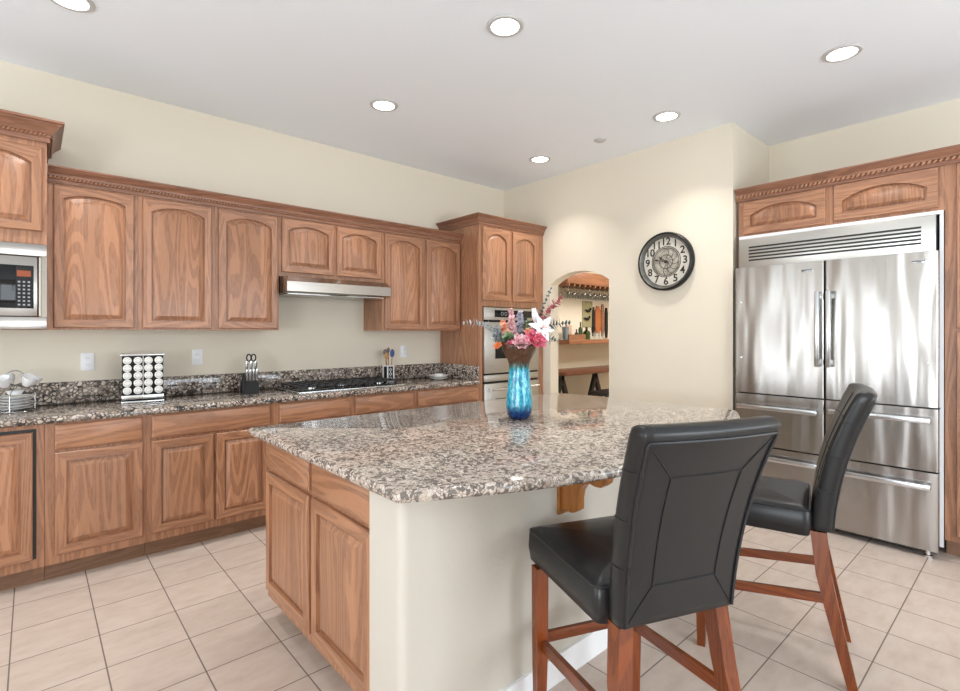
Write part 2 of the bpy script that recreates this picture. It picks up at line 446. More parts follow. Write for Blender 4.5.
# ------------------------------------------------------------------ cabinet fronts
def panel_loop(l, r, b, t, rise, y, n=16):
    """closed loop: bottom-left, bottom-right, then the (arched) top from right to left"""
    pts = [(l, y, b), (r, y, b)]
    for i in range(n+1):
        u = 1-2*i/n
        pts.append(((l+r)/2+u*(r-l)/2, y, t-rise*(1-math.sqrt(max(0, 1-(u*0.72)**2)))/(1-math.sqrt(1-0.72**2))))
    return pts
def door(parent, x, z, w, h, arch=0.0, stile=0.048, name='door', t=0.020, mats=('oak', 'oak_h', 'oak_panel'), k=0.031):
    n = 16
    def outer(d, y):
        pts = [(d, y, d), (w-d, y, d)]
        for i in range(n+1):
            u = 1-2*i/n
            xx = w/2+u*(w-2*stile)/2
            if i == 0: xx = w-d
            if i == n: xx = d
            pts.append((xx, y, h-d))
        return pts
    st = stile
    rise = arch
    L = [outer(0, 0), outer(0, -t+0.005), outer(0.005, -t),
         panel_loop(st, w-st, st, h-st, rise, -t), panel_loop(st+0.002, w-st-0.002, st+0.002, h-st-0.002, rise, -t+0.0165)]
    def mif(i): return 1 if i == 0 or 2 <= i <= n+1 else 0
    g = G(); g.loops(L, cap0=True, mif=mif)
    d = g.build(name, [mats[0], mats[1]], parent, (x, 0, z), smooth=30)
    e = st+0.001
    p = G().loops([panel_loop(e, w-e, e, h-e, rise, -t+0.0175), panel_loop(e+0.010, w-e-0.010, e+0.010, h-e-0.010, rise, -t+0.0160), panel_loop(e+0.0105, w-e-0.0105, e+0.0105, h-e-0.0105, rise, -t+0.0120),
                   panel_loop(e+k, w-e-k, e+k, h-e-k, rise*0.94, -t+0.0025), panel_loop(e+k+0.003, w-e-k-0.003, e+k+0.003, h-e-k-0.003, rise*0.94, -t+0.0005)], cap1=True)
    p.build('raised_panel', mats[2], d, smooth=30)
    return d
def drawer(parent, x, z, w, h, t=0.020):
    def rect(d, y): return [(d, y, d), (w-d, y, d), (w-d, y, h-d), (d, y, h-d)]
    g = G(); g.loops([rect(0, 0), rect(0, -t+0.007), rect(0.004, -t+0.003), rect(0.010, -t)], True, True)
    return g.build('drawer_front', 'oak_h', parent, (x, 0, z), smooth=30)
ROT_R = -PI/2     # faces -X (right-hand wall and island end)

# ------------------------------------------------------------------ base cabinets along the back wall
YF = 3.610
def base_cab(x0, x1, fronts, label, depth=0.606):
    t = thing('base_cabinet', label, 'base cabinet', (x0, YF, 0), 0, 'oak base cabinets under the long counter')
    w = x1-x0
    G().box(0.0005, w-0.0005, 0, depth, 0.103, 0.8755).build('carcass', 'oak', t)
    G().box(0.0005, w-0.0005, 0.073, 0.09, 0.0, 0.1025).build('toe_kick', 'oak_kick', t)
    for kind, a, b, z0, z1 in fronts:
        if kind == 'door': door(t, a-x0, z0, b-a, z1-z0)
        else: drawer(t, a-x0, z0, b-a, z1-z0)
    return t
t = base_cab(-0.62, 0.05, [], 'oak base cabinet at the left edge with one tall full height door')
G().box(0.6225, 0.637, -0.002, -0.0005, 0.155, 0.853).box(0.07, 0.6225, -0.002, -0.0005, 0.8365, 0.853).build('gap_shade_strip', 'louvre', t)  # solid dark strip painted in as the shade around the door
door(t, 0.07, 0.155, 0.552, 0.68)
base_cab(0.0505, 0.516, [('drawer', 0.093, 0.493, 0.728, 0.866), ('door', 0.093, 0.495, 0.152, 0.712)],
         'oak base cabinet with one drawer over one square panel door, below the spice rack')
base_cab(0.5165, 1.268, [('drawer', 0.541, 1.240, 0.728, 0.866), ('door', 0.541, 0.881, 0.152, 0.712), ('door', 0.897, 1.240, 0.152, 0.712)],
         'oak base cabinet with one wide drawer front over two doors')
base_cab(1.2685, 2.452, [('drawer', 1.304, 1.845, 0.728, 0.862), ('drawer', 1.893, 2.430, 0.728, 0.862), ('door', 1.304, 1.845, 0.152, 0.712), ('door', 1.893, 2.430, 0.152, 0.712)],
         'wide oak base cabinet under the gas cooktop with two drawer fronts')
base_cab(2.4525, 3.190, [('drawer', 2.480, 3.16, 0.728, 0.862), ('door', 2.480, 2.805, 0.152, 0.712), ('door', 2.83, 3.16, 0.152, 0.712)],
         'oak base cabinet with wide drawer front beside the oven cabinet')

# ------------------------------------------------------------------ countertops
def fillet(poly, radii, n=6):
    out = []
    m = len(poly)
    for i, p in enumerate(poly):
        r = radii[i] if isinstance(radii, list) else radii
        p = Vector(p); a = (Vector(poly[i-1])-p); b = (Vector(poly[(i+1) % m])-p)
        if r <= 0: out.append(tuple(p)); continue
        la, lb = a.length, b.length; a.normalize(); b.normalize()
        ang = a.angle(b)
        if ang > 2.9: out.append(tuple(p)); continue
        d = min(r/math.tan(ang/2), la*0.45, lb*0.45)
        p0, p1 = p+a*d, p+b*d
        for k in range(n+1):
            s_ = k/n
            out.append(tuple(p0*(1-s_)**2+p*2*s_*(1-s_)+p1*s_**2))
    return out
def inset(poly, d):
    m = len(poly); out = []
    for i in range(m):
        a, p, b = Vector(poly[i-1]), Vector(poly[i]), Vector(poly[(i+1) % m])
        e0 = (p-a).normalized(); e1 = (b-p).normalized()
        n0 = Vector((-e0.y, e0.x)); n1 = Vector((-e1.y, e1.x))
        nn = (n0+n1); nn = nn/max(0.3, nn.length_squared/2)
        out.append(tuple(p+nn*d))
    return out
def slab(g, poly, z0, z1, e=0.014):
    prof = []
    th = z1-z0
    for i in range(7):
        a = -PI/2+PI*i/6
        prof.append((e*(1-math.cos(a)), z0+th/2+th/2*math.sin(a)))
    g.loops([[(x, y, z) for x, y in inset(poly, d)] for d, z in prof], True, True)
t = thing('countertop', 'long speckled dark granite countertop along the back wall', 'countertop', (0, 0, 0))
g = G(); slab(g, [(-0.62, 3.575), (3.188, 3.575), (3.188, 4.2185), (-0.62, 4.2185)], 0.8765, 0.914); g.build('slab', 'granite_dark', t)
G().box(-0.62, 3.187, 4.199, 4.2185, 0.9145, 1.052, 0.003).build('backsplash', 'granite_dark', t)
G().box(3.168, 3.188, 3.60, 4.1985, 0.9145, 1.052, 0.003).build('side_splash', 'granite_dark', t)

# ------------------------------------------------------------------ upper cabinets
UF, UZ0, UZ1 = 3.890, 1.386, 2.262
def upper_cab(x0, x1, z0, doors, label, arch=0.05):
    t = thing('upper_cabinet', label, 'upper cabinet', (x0, UF, z0), 0, 'oak upper cabinets on the back wall')
    G().box(0.0005, x1-x0-0.0005, 0, YA-UF-0.001, 0, UZ1-z0).build('carcass', 'oak', t)
    for a, b, c, d in doors: door(t, a-x0, c-z0, b-a, d-c, arch, stile=0.046)
    return t
upper_cab(0.0635, 0.508, UZ0, [(0.093, 0.487, 1.398, 2.243)], 'oak upper cabinet with one arched door next to the microwave cabinet', 0.030)
upper_cab(0.5085, 0.960, UZ0, [(0.534, 0.937, 1.398, 2.243)], 'oak upper cabinet with one arched door, second from the microwave cabinet', 0.040)
upper_cab(0.9605, 1.405, UZ0, [(0.982, 1.391, 1.398, 2.243)], 'oak upper cabinet with one tall arched door left of the range hood', 0.045)
upper_cab(1.4055, 2.300, 1.800, [(1.424, 1.843, 1.833, 2.243), (1.870, 2.284, 1.833, 2.243)], 'short oak upper cabinet with two arched doors above the range hood', 0.042)
upper_cab(2.3005, 3.188, UZ0, [(2.325, 2.737, 1.398, 2.243), (2.771, 3.172, 1.398, 2.243)], 'tall oak upper cabinet with two arched doors right of the range hood', 0.055)

def crown_profile(h, d):
    """(out, up): out is away from the cabinet face"""
    return [(0, 0), (0.012, 0), (0.012, h*0.22), (0.018, h*0.26), (0.018, h*0.36), (0.024, h*0.40), (d*0.45, h*0.55), (d*0.72, h*0.74), (d*0.86, h*0.80), (d*0.86, h*0.85), (d, h*0.90), (d, h), (0, h)]
def crown(name, path, h, d, z, mat, parent, rope=True, rope_r=0.006):
    """path: list of (x,y) along the face, outward = right-hand side of travel; mitred corners"""
    pr = crown_profile(h, d)
    L = []
    m = len(path)
    for i, p in enumerate(path):
        p = Vector(p)
        def nrm(a, b): e = (Vector(b)-Vector(a)).normalized(); return Vector((e.y, -e.x))
        if i == 0: n = nrm(path[0], path[1])
        elif i == m-1: n = nrm(path[-2], path[-1])
        else:
            n0, n1 = nrm(path[i-1], p), nrm(p, path[i+1]); n = (n0+n1); n = n/(n.length_squared/2)
        L.append([(p.x+n.x*o, p.y+n.y*o, z+u) for o, u in pr])
    G().loops(L, True, True).build(name, mat, parent, smooth=25)
    if rope:
        for i in range(m-1):
            g = G()
            a, b = Vector(path[i]), Vector(path[i+1]); e = (b-a); ln = e.length; e.normalize(); n = Vector((e.y, -e.x))
            step = rope_r*2.3; k = int(ln/step)
            for j in range(k):
                c = a+e*(j+0.5)*step+n*(0.018+rope_r*0.85)
                tw = Matrix.Rotation(math.atan2(e.y, e.x), 3, 'Z') @ Matrix.Rotation(0.7, 3, 'Y')
                g.ball((c.x, c.y, z+h*0.31), rope_r, 1, (0.75, 0.9, 1.35), tw)
            g.build('rope_bead', 'oak_rope', parent)
t = thing('crown_moulding', 'long oak crown moulding with rope bead over the upper cabinets', 'moulding')
crown('moulding_strip', [(0.068, UF-0.0008), (3.1905, UF-0.0008)], 0.088, 0.062, 2.254, 'oak_trim', t, rope_r=0.0085)

# ------------------------------------------------------------------ microwave cabinet and microwave
MF = 3.770
t = thing('microwave_cabinet', 'oak cabinet with an arched door holding the built in microwave', 'upper cabinet', (-0.75, MF, UZ0))
w = 0.812
G().box(0, 0.0185, 0, YA-MF-0.001, 0, 1.062).box(w-0.019, w, 0, YA-MF-0.001, 0, 1.062).box(0.0185, w-0.019, 0.0205, YA-MF-0.001, 0.4805, 0.52)\
   .box(0.0185, w-0.019, 0, 0.02, 0.480, 1.062).box(0.0185, w-0.019, 0.0205, YA-MF-0.001, 1.04, 1.0615).box(0.0185, w-0.019, 0.43, YA-MF-0.001, 0, 0.4795).build('carcass', 'oak', t)
door(t, 0.40, 0.552, 0.393, 0.472, 0.045, stile=0.046); door(t, 0.02, 0.552, 0.37, 0.472, 0.045, stile=0.046)
crown('moulding', [(0, -0.0005), (w+0.0005, -0.0005), (w+0.0005, YA-MF-0.002)], 0.115, 0.075, 1.058, 'oak_trim', t, rope_r=0.008)
t = thing('microwave', 'built in steel microwave with a wide trim frame', 'microwave', (-0.731, MF, UZ0+0.001))
g = G(); w = 0.793; h = 0.476
g.box(0, w, -0.018, -0.001, 0, 0.070, 0.003).box(0, w, -0.018, -0.001, h-0.068, h, 0.003).box(0, 0.030, -0.018, -0.001, 0.070, h-0.068).box(w-0.024, w, -0.018, -0.001, 0.070, h-0.068)
g.build('trim_frame', 'steel_dark', t)
G().box(0.034, w-0.052, 0.0, 0.40, 0.073, h-0.071).build('housing', 'black', t)
d = G().box(0.036, w-0.040, -0.016, -0.0005, 0.074, h-0.072, 0.003).build('door', 'steel_dark', t)
G().box(0.075, w-0.056, -0.0185, -0.0162, 0.117, h-0.122, 0.001).build('door_glass', 'black_glass', d)
G().box(0.11, w-0.190, -0.0195, -0.0187, 0.15, h-0.155).build('window_mesh', plain('microwave_window', (0.010, 0.010, 0.011), 0.3, Specular_IOR_Level=0.2), d)
G().box(w-0.034, w-0.026, -0.0165, -0.0005, 0.074, h-0.072).build('chrome_strip', 'chrome', t)
G().box(w-0.130, w-0.060, -0.0205, -0.0187, 0.122, h-0.128).build('control_panel', 'black', d)
g = G()
for r in range(7):
    for c in range(3):
        g.box(w-0.121+c*0.020, w-0.111+c*0.020, -0.0215, -0.0206, 0.132+r*0.021, 0.141+r*0.021)
g.build('keypad', 'grey_key', d)
G().box(w-0.125, w-0.068, -0.0215, -0.0206, 0.292, 0.325).build('display', 'red_led', d)

# ------------------------------------------------------------------ oven tower
OF = 3.615
t = thing('oven_cabinet', 'tall oak cabinet with two arched doors holding the wall oven', 'tall cabinet', (3.192, OF, 0))
w = 0.925; dp = YA-OF-0.001
G().box(0, 0.05, 0, dp, 0.103, 2.42).box(w-0.09, w, 0, dp, 0.103, 2.42).box(0.05, w-0.09, 0, dp, 1.622, 2.42).box(0.05, w-0.09, 0, dp, 0.103, 0.30)\
   .box(0.05, w-0.09, dp-0.02, dp, 0.30, 1.622).build('carcass', 'oak', t)
G().box(0, w, 0.073, 0.09, 0, 0.1025).build('toe_kick', 'oak_kick', t)
door(t, 0.043, 1.683, 0.372, 0.706, 0.055, stile=0.055); door(t, 0.450, 1.683, 0.372, 0.706, 0.055, stile=0.055)
drawer(t, 0.045, 0.13, 0.775, 0.15)
crown('moulding', [(-0.0005, dp-0.002), (-0.0005, -0.0005), (w, -0.0005)], 0.088, 0.06, 2.412, 'oak_trim', t, rope=False)
t = thing('wall_oven', 'double stainless steel wall oven built into tall oak cabinet', 'oven', (3.243, OF, 0))
w = 0.775
G().box(0.003, w+0.005, 0.001, 0.54, 0.305, 1.615).build('housing', 'black', t)
cp = G().box(0, w, -0.022, 0.0, 1.492, 1.614, 0.003).build('control_panel', 'steel', t)
G().box(0.14, w-0.10, -0.0245, -0.0222, 1.520, 1.590, 0.001).build('display_glass', 'black_glass', cp)
g = G()
for dx in (0.24, 0.29): g.lathe([(0.018, -0.0245), (0.018, -0.026), (0.014, -0.026), (0.014, -0.0245)], 20, (dx, 0, 1.555), cap=False, axis='y')
g.build('dial_marks', 'grey_key', cp)
def oven_door(z0, z1):
    d = G().box(0, w, -0.030, 0.0, z0, z1, 0.004).build('oven_door', 'steel', t)
    G().box(0.14, w-0.11, -0.033, -0.0302, z0+0.14, z1-0.15, 0.002).build('window', 'black_glass', d)
    g = G().tube([(0.05, -0.075, z1-0.055), (w-0.05, -0.075, z1-0.055)], 0.012, 12)
    for x in (0.08, w-0.08): g.box(x-0.01, x+0.01, -0.075, -0.0302, z1-0.063, z1-0.047)
    g.build('handle', 'steel_bright', d)
oven_door(0.972, 1.470)
G().box(0, w, -0.024, 0.0, 0.892, 0.955, 0.003).build('vent_strip', 'steel', t)
oven_door(0.330, 0.872)

# ------------------------------------------------------------------ range hood
t = thing('range_hood', 'slim stainless range hood under the short upper cabinet', 'range hood', (1.4095, 0, 1.668))
w = 0.885
G().prism([(3.735, 0.012), (3.735, 0.085), (3.80, 0.128), (YA-0.002, 0.128), (YA-0.002, 0.0), (3.765, 0.0)], 'x', 0, w).build('canopy', 'steel_dark', t, smooth=20)
G().box(0.03, w-0.03, 3.80, 4.19, -0.006, -0.0005).build('filter', 'wire', t)
G().box(w*0.42, w*0.58, 3.775, 3.79, -0.004, -0.0005).build('switch_strip', 'black', t)

# ------------------------------------------------------------------ cooktop
t = thing('cooktop', 'black gas cooktop with steel rim set on the back counter', 'cooktop', (1.47, 3.67, 0.9145))
w, dpt = 0.93, 0.50
G().box(0, w, 0, dpt, 0, 0.012, 0.004).build('steel_rim', 'steel_bright', t)
G().box(0.018, w-0.018, 0.03, dpt-0.015, 0.0125, 0.016, 0.001).build('glass_top', 'black_glass', t)
for i in range(3):
    x0 = 0.03+i*0.29; g = G()
    for yy in (0.07, 0.19, 0.31, 0.43): g.box(x0+0.005, x0+0.275, yy-0.006, yy+0.006, 0.038, 0.050)
    for xx in (0.005, 0.0725, 0.14, 0.2075, 0.275): g.box(x0+xx-0.006, x0+xx+0.006, 0.064, 0.436, 0.038, 0.050)
    for xx in (0.01, 0.27):
        for yy in (0.07, 0.43): g.box(x0+xx-0.007, x0+xx+0.007, yy-0.007, yy+0.007, 0.0165, 0.04)
    g.build('grate', 'black_metal', t)
for x, y, r in ((0.17, 0.16, 0.04), (0.17, 0.35, 0.035), (0.465, 0.25, 0.05), (0.76, 0.16, 0.035), (0.76, 0.35, 0.04)):
    b = G().lathe([(r, 0.0165), (r, 0.026), (r*0.75, 0.030), (r*0.75, 0.034)], 20, (x, y, 0)).build('burner', 'wire', t)
for i in range(5):
    G().lathe([(0.016, 0.0165), (0.015, 0.036)], 16, (0.34+i*0.06, 0.045, 0)).build('knob', 'black', t)

# ------------------------------------------------------------------ kitchen island
XI = 0.852
t = thing('kitchen_island', 'white drywall island base with rounded corner and white baseboard', 'island', (0, 0, 0))
body = fillet([(0.822, 1.283), (2.86, 1.283), (2.86, 2.44), (2.70, 2.44), (2.70, 1.468), (0.822, 1.468)], [0.03, 0.03, 0.0, 0.0, 0.0, 0.0], 8)
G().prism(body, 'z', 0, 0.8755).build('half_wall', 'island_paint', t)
bb = [(0.835, 1.271), (2.872, 1.271), (2.872, 2.44), (2.861, 2.44), (2.861, 1.2825), (0.835, 1.2825)]
g = G(); g.prism(fillet(bb, [0, 0.02, 0, 0, 0.02, 0], 6), 'z', 0, 0.108)
g.build('baseboard', 'white', t)
def corbel(x):
    pts = [(1.2825, 0.874), (1.2825, 0.680)]
    prof = [(1.2620, 0.676), (1.2450, 0.680), (1.2250, 0.674), (1.2050, 0.680), (1.192, 0.690), (1.192, 0.730), (1.186, 0.765), (1.165, 0.795), (1.135, 0.806), (1.110, 0.800), (1.085, 0.802), (1.065, 0.818), (1.058, 0.840), (1.058, 0.874)]
    G().prism(pts+prof, 'x', x+0.012, x+0.055).build('corbel', 'corbel', t)
    G().box(x, x+0.067, 1.2705, 1.2825, 0.655, 0.875, 0.003).build('corbel_plate', 'corbel', t)
corbel(1.543); corbel(2.30)
def isl_cab(y1, y0, label):
    """y1 far edge, y0 near edge; faces -X"""
    t = thing('island_cabinet', label, 'base cabinet', (XI, y1, 0), ROT_R, 'oak cabinets in the end of the island')
    w = y1-y0
    G().box(0.0005, w-0.0005, 0, 0.60, 0.103, 0.8755).build('carcass', 'oak', t)
    G().box(0.0005, w-0.0005, 0.073, 0.09, 0, 0.1025).build('toe_kick', 'oak_kick', t)
    return t
t = isl_cab(2.50, 1.974, 'oak island cabinet with drawer over square panel door, farther from the stools')
drawer(t, 0.021, 0.728, 0.492, 0.135); door(t, 0.021, 0.148, 0.492, 0.562, 0)
t = isl_cab(1.9735, 1.4695, 'oak island cabinet with drawer over square panel door, next to white drywall')
drawer(t, 0.018, 0.728, 0.476, 0.135); door(t, 0.018, 0.148, 0.476, 0.562, 0)
# bowed granite top
front = []
A_, B_ = Vector((0.778, 1.238)), Vector((3.10, 1.213)); sag = 0.315
for i in range(25):
    u = i/24; p = A_.lerp(B_, u); front.append((p.x, p.y-sag*4*u*(1-u)))
poly = front + [(3.03, 2.30), (2.955, 2.50), (0.772, 2.555)]
poly = fillet(poly, [0.02]+[0]*23+[0.03, 0.2, 0.04, 0.02], 6)
g = G(); slab(g, poly, 0.8765, 0.914, 0.015)
tag(g.build('island_countertop', 'granite_island'), 'polished speckled granite island top with a bowed overhang at the stools', 'countertop')

# ------------------------------------------------------------------ refrigerator wall
FF = 4.170
t = thing('refrigerator_cabinet', 'oak cabinet with two wide arched doors above the refrigerator', 'upper cabinet', (FF, 1.622, 2.118), ROT_R)
w = 1.622-0.4185
G().box(0.0, w, 0, 0.705, 0, 0.297).build('carcass', 'oak', t)
door(t, 0.040, 0.014, 0.545, 0.252, 0.062, stile=0.050, k=0.026, mats=('oak_h', 'oak_h', 'oak_panel')); door(t, 0.634, 0.022, 0.540, 0.247, 0.066, stile=0.050, k=0.026, mats=('oak_h', 'oak_h', 'oak_panel'))
G().box(0.0, 0.013, 0.0, 0.70, -2.117, -0.0005).build('side_panel', 'oak', t)
t = thing('pantry_cabinet', 'tall oak pantry cabinet at the right edge beside the refrigerator', 'tall cabinet', (FF, 0.4180, 0), ROT_R)
G().box(0.0, 0.62, 0, 0.705, 0.103, 2.415).build('carcass', 'oak', t)
G().box(0.0, 0.62, 0.073, 0.09, 0, 0.1025).build('toe_kick', 'oak_kick', t)
door(t, 0.052, 1.395, 0.275, 0.99, 0.05); door(t, 0.334, 1.395, 0.275, 0.99, 0.05)
door(t, 0.052, 0.14, 0.275, 1.23, 0); door(t, 0.334, 0.14, 0.275, 1.23, 0)
t = thing('crown_moulding', 'oak crown moulding with bold rope bead above the refrigerator cabinets', 'moulding', (FF, 1.632, 2.392), ROT_R)
crown('moulding_strip', [(0, -0.0005), (1.835, -0.0005)], 0.098, 0.05, 0, 'oak_trim', t, rope_r=0.012)

t = thing('refrigerator', 'wide built in stainless refrigerator with two upper doors and four drawers', 'refrigerator', (4.062, 1.606, 0), ROT_R)
w = 1.170
# body inside the recess and the white trim frame around it
G().box(0.012, w-0.014, 0.062, 0.80, 0.02, 2.088).build('body', 'black_metal', t)
g = G(); zt_ = 2.116
g.box(0.0, w+0.014, 0.078, 0.106, 2.0945, zt_).box(0.0, 0.011, 0.088, 0.106, 1.875, 2.0945).box(w-0.004, w+0.014, 0.088, 0.106, 0.06, 2.0945).build('trim_frame', 'white', t)
gp = G().box(0.013, w-0.016, 0.040, 0.0615, 1.868, 2.087, 0.002).build('grille', 'louvre_panel', t)
g = G()
for i in range(5): g.box(0.085, w-0.083, 0.0375, 0.0397, 1.915+i*0.0245, 1.9275+i*0.0245)
g.build('louvre_slot', 'louvre', gp)
def fpanel(name, x0, x1, z0, z1, r=0.009):
    # slab with rolled vertical edges
    n = 6; out = []
    for i in range(n+1):
        a = PI/2*i/n; out.append((x0+r*(1-math.cos(a)), r*(1-math.sin(a))))
    out2 = [(x1-(x-x0), y) for x, y in reversed(out)]
    pts = [(x0, 0.058)]+out+out2+[(x1, 0.058)]
    return G().prism(pts, 'z', z0, z1).build(name, 'steel_door', t, smooth=60)
xm = 0.5885
for x0, x1, hx, side in ((0.0, xm-0.004, xm-0.032, 0), (xm+0.004, w, xm+0.034, 1)):
    d = fpanel('door', x0, x1, 0.916, 1.864)
    g = G().box(hx-0.014, hx+0.014, -0.062, -0.040, 1.135, 1.652, 0.004)
    for z in (1.16, 1.615): g.box(hx-0.010, hx+0.010, -0.041, -0.0005, z-0.012, z+0.024, 0.003)
    g.build('handle', 'steel_bright', d)
    bx = x1-0.135 if side == 0 else x1-0.125
    b = G().box(bx, bx+0.072, -0.0025, -0.0004, 1.797, 1.815, 0.001).build('badge', 'wire', d)
    g = G()
    for k in range(7): g.box(bx+0.005+k*0.009, bx+0.0105+k*0.009, -0.0034, -0.0026, 1.801+(0.001 if k % 2 else 0), 1.811-(0.0015 if k % 3 else 0))
    g.build('badge_marks', 'black', d)
    g = G()
    ex = x0+0.045 if side == 0 else x1-0.045
    for z in (1.18, 1.60): g.lathe([(0.007, -0.0004), (0.007, -0.003), (0.004, -0.0045)], 14, (ex, 0, z), axis='y')
    g.build('screw_cap', 'chrome', d)
    for z0, z1, hz in ((0.528, 0.906, 0.815 if side == 0 else 0.838), (0.045, 0.518, 0.448 if side == 0 else 0.437)):
        dr = fpanel('drawer', x0, x1, z0, z1)
        g = G().box(x0+0.028, x1-0.028, -0.058, -0.030, hz-0.017, hz+0.017, 0.006)
        for x in (x0+0.06, x1-0.06): g.box(x-0.012, x+0.012, -0.031, -0.0005, hz-0.012, hz+0.012, 0.003)
        g.build('handle', 'steel_bright', dr)
G().box(w-0.035, w+0.004, 0.004, 0.05, 0.906, 0.9155).build('hinge', 'black', t)
for x in (0.05, w-0.05): G().lathe([(0.022, 0.0), (0.022, 0.012), (0.012, 0.016), (0.012, 0.044)], 18, (x, 0.03, 0)).build('foot', 'chrome', t)

# ------------------------------------------------------------------ bar stools
def make_stool(label, loc, rz):
    t = thing('bar_stool', label, 'bar stool', loc, rz, 'black leather stools at the island')
    # seat: puffed box
    hwid, y0, y1, zb, zt = 0.218, -0.180, 0.280, 0.560, 0.678
    def outline(d):
        return fillet([(-hwid+d, y0+d), (hwid-d, y0+d), (hwid-d, y1-d), (-hwid+d, y1-d)], max(0.010, 0.032-d), 6)
    L = [[(x, y, zb) for x, y in outline(0.02)], [(x, y, zb+0.006) for x, y in outline(0.004)], [(x, y, zb+0.05) for x, y in outline(-0.003)], [(x, y, zt-0.020) for x, y in outline(0.0)],
         [(x, y, zt-0.006) for x, y in outline(0.010)], [(x, y, zt+0.003) for x, y in outline(0.030)], [(x, y, zt+0.011) for x, y in outline(0.08)], [(x, y, zt+0.016) for x, y in outline(0.15)]]
    s = G().loops(L, True, True).build('seat', 'leather', t, smooth=70)
    g = G(); g.tube([(x, y, zt-0.012) for x, y in outline(0.002)], 0.0030, 6, closed=True); g.build('piping', 'leather_pipe', s)
    # backrest
    zb0, H = 0.588, 0.545
    def yc(v): return -0.217-0.034*v-0.104*v**2.1          # centre line rake, flaring to the rear
    def hw_(v): return 0.183+0.020*v+0.011*v**2.5
    th = 0.034
    def P(u, v, side):     # side -1 rear, +1 front
        z = zb0+H*v
        y = yc(v)+side*th*(1.0-0.05*v)-0.020*v*(1-u*u)
        return Vector((u*hw_(v), y, z))
    NU, NV = 20, 24
    def ring(v, sh=0.0):
        pts = []
        zsh = 0
        for i in range(NU+1):
            u = -1+2*i/NU; pts.append(P(u*(1-sh*0.06), v, -1*(1-sh)))
        m = 6
        for k in range(1, m):
            a = PI*k/m
            p = P(1-sh*0.06, v, -math.cos(a)*(1-sh)); p.x += 0.010*math.sin(a)*(1-sh); pts.append(p)
        for i in range(NU+1):
            u = 1-2*i/NU; pts.append(P(u*(1-sh*0.06), v, 1*(1-sh)))
        for k in range(1, m):
            a = PI*k/m
            p = P(-1+sh*0.06, v, math.cos(a)*(1-sh)); p.x -= 0.010*math.sin(a)*(1-sh); pts.append(p)
        return [tuple(p) for p in pts]
    loops = [ring(0.0, 0.12)]+[ring(0.006+0.979*i/NV) for i in range(NV+1)]
    top = []
    for sh, dz in ((0.10, 0.010), (0.30, 0.017), (0.6, 0.021)):
        r = [(x, y, z+dz) for x, y, z in ring(0.985, sh)]; top.append(r)
    b = G().loops(loops+top, True, True).build('backrest', 'leather', t, smooth=60)
    off = Vector((0, -0.0012, 0))
    g = G()      # rear seams: inset frame with mitred corners
    vi0, vi1, ui = 0.20, 0.77, 0.56
    def seg(a, c, n=12): return [P(a[0]+(c[0]-a[0])*k/n, a[1]+(c[1]-a[1])*k/n, -1)+off for k in range(n+1)]
    C0 = [(-ui, vi0), (ui, vi0), (ui, vi1), (-ui, vi1)]; C1 = [(-0.93, 0.03), (0.93, 0.03), (0.93, 0.93), (-0.93, 0.93)]
    for i in range(4):
        g.tube(seg(C0[i], C0[(i+1) % 4]), 0.0020, 6); g.tube(seg(C0[i], C1[i], 8), 0.0018, 6)
    g.build('back_seam', 'leather_seam', b)
    g = G()
    path = seg((-0.975, 0.01), (-0.975, 0.935), 22)+seg((-0.955, 0.952), (0.955, 0.952), 20)+seg((0.975, 0.935), (0.975, 0.01), 22)
    g.tube([p+Vector((0, -0.001, 0)) for p in path], 0.0042, 8); g.build('piping', 'leather_pipe', b)
    g = G()      # tufting lines round the front and sides
    for v in (0.30, 0.55, 0.80):
        pts = [P(1, v, -0.9)+Vector((0.004, 0, 0))]
        for k in range(1, 6):
            a = PI*k/6; p = P(1, v, -math.cos(a)); p.x += 0.0112*math.sin(a); pts.append(p)
        pts += [P(1-2*i/14, v, 1)+Vector((0, 0.001, 0)) for i in range(15)]
        for k in range(1, 6):
            a = PI*k/6; p = P(-1, v, math.cos(a)); p.x -= 0.0112*math.sin(a); pts.append(p)
        g.tube(pts, 0.0019, 6)
    for uu in (-0.33, 0.33): g.tube([P(uu, 0.2+0.77*k/14, 1)+Vector((0, 0.001, 0)) for k in range(15)], 0.0019, 6)
    for uu in (-0.0,):
        g.tube([(P(uu, 0.985, s_*0.6)+Vector((0, 0, 0.0195-0.004*abs(s_)))) for s_ in (-1, -0.5, 0, 0.5, 1)], 0.0016, 6)
    g.build('tuft_seam', 'leather_seam', b)
    # legs
    def leg(pts, sizes):
        L = []
        for (x, y, z), (a, c) in zip(pts, sizes):
            L.append([(x-a, y-c, z), (x+a, y-c, z), (x+a, y+c, z), (x-a, y+c, z)])
        return G().loops(L, True, True).build('leg', 'cherry', t, smooth=20)
    for sx in (-1, 1):
        leg([(sx*0.196, 0.222, 0), (sx*0.194, 0.222, 0.28), (sx*0.194, 0.222, 0.552)], [(0.016, 0.016), (0.021, 0.021), (0.022, 0.022)])
        leg([(sx*0.190, -0.315, 0), (sx*0.188, -0.283, 0.14), (sx*0.185, -0.247, 0.30), (sx*0.178, -0.222, 0.42), (sx*0.163, -0.205, 0.581)],
            [(0.016, 0.017), (0.019, 0.020), (0.021, 0.024), (0.022, 0.026), (0.022, 0.027)])
    G().box(-0.172, 0.172, 0.213, 0.231, 0.284, 0.320, 0.002).build('front_stretcher', 'cherry_h', t)
    for sx in (-1, 1):
        G().prism([(-0.240, 0.312), (0.200, 0.266), (0.200, 0.303), (-0.236, 0.349)], 'x', sx*0.189-0.009, sx*0.189+0.009).build('side_stretcher', 'cherry_y', t)
    return t
st = make_stool('black leather bar stool with its padded back towards the viewer, nearest the island corner', (1.427, 0.903, 0), -0.384)
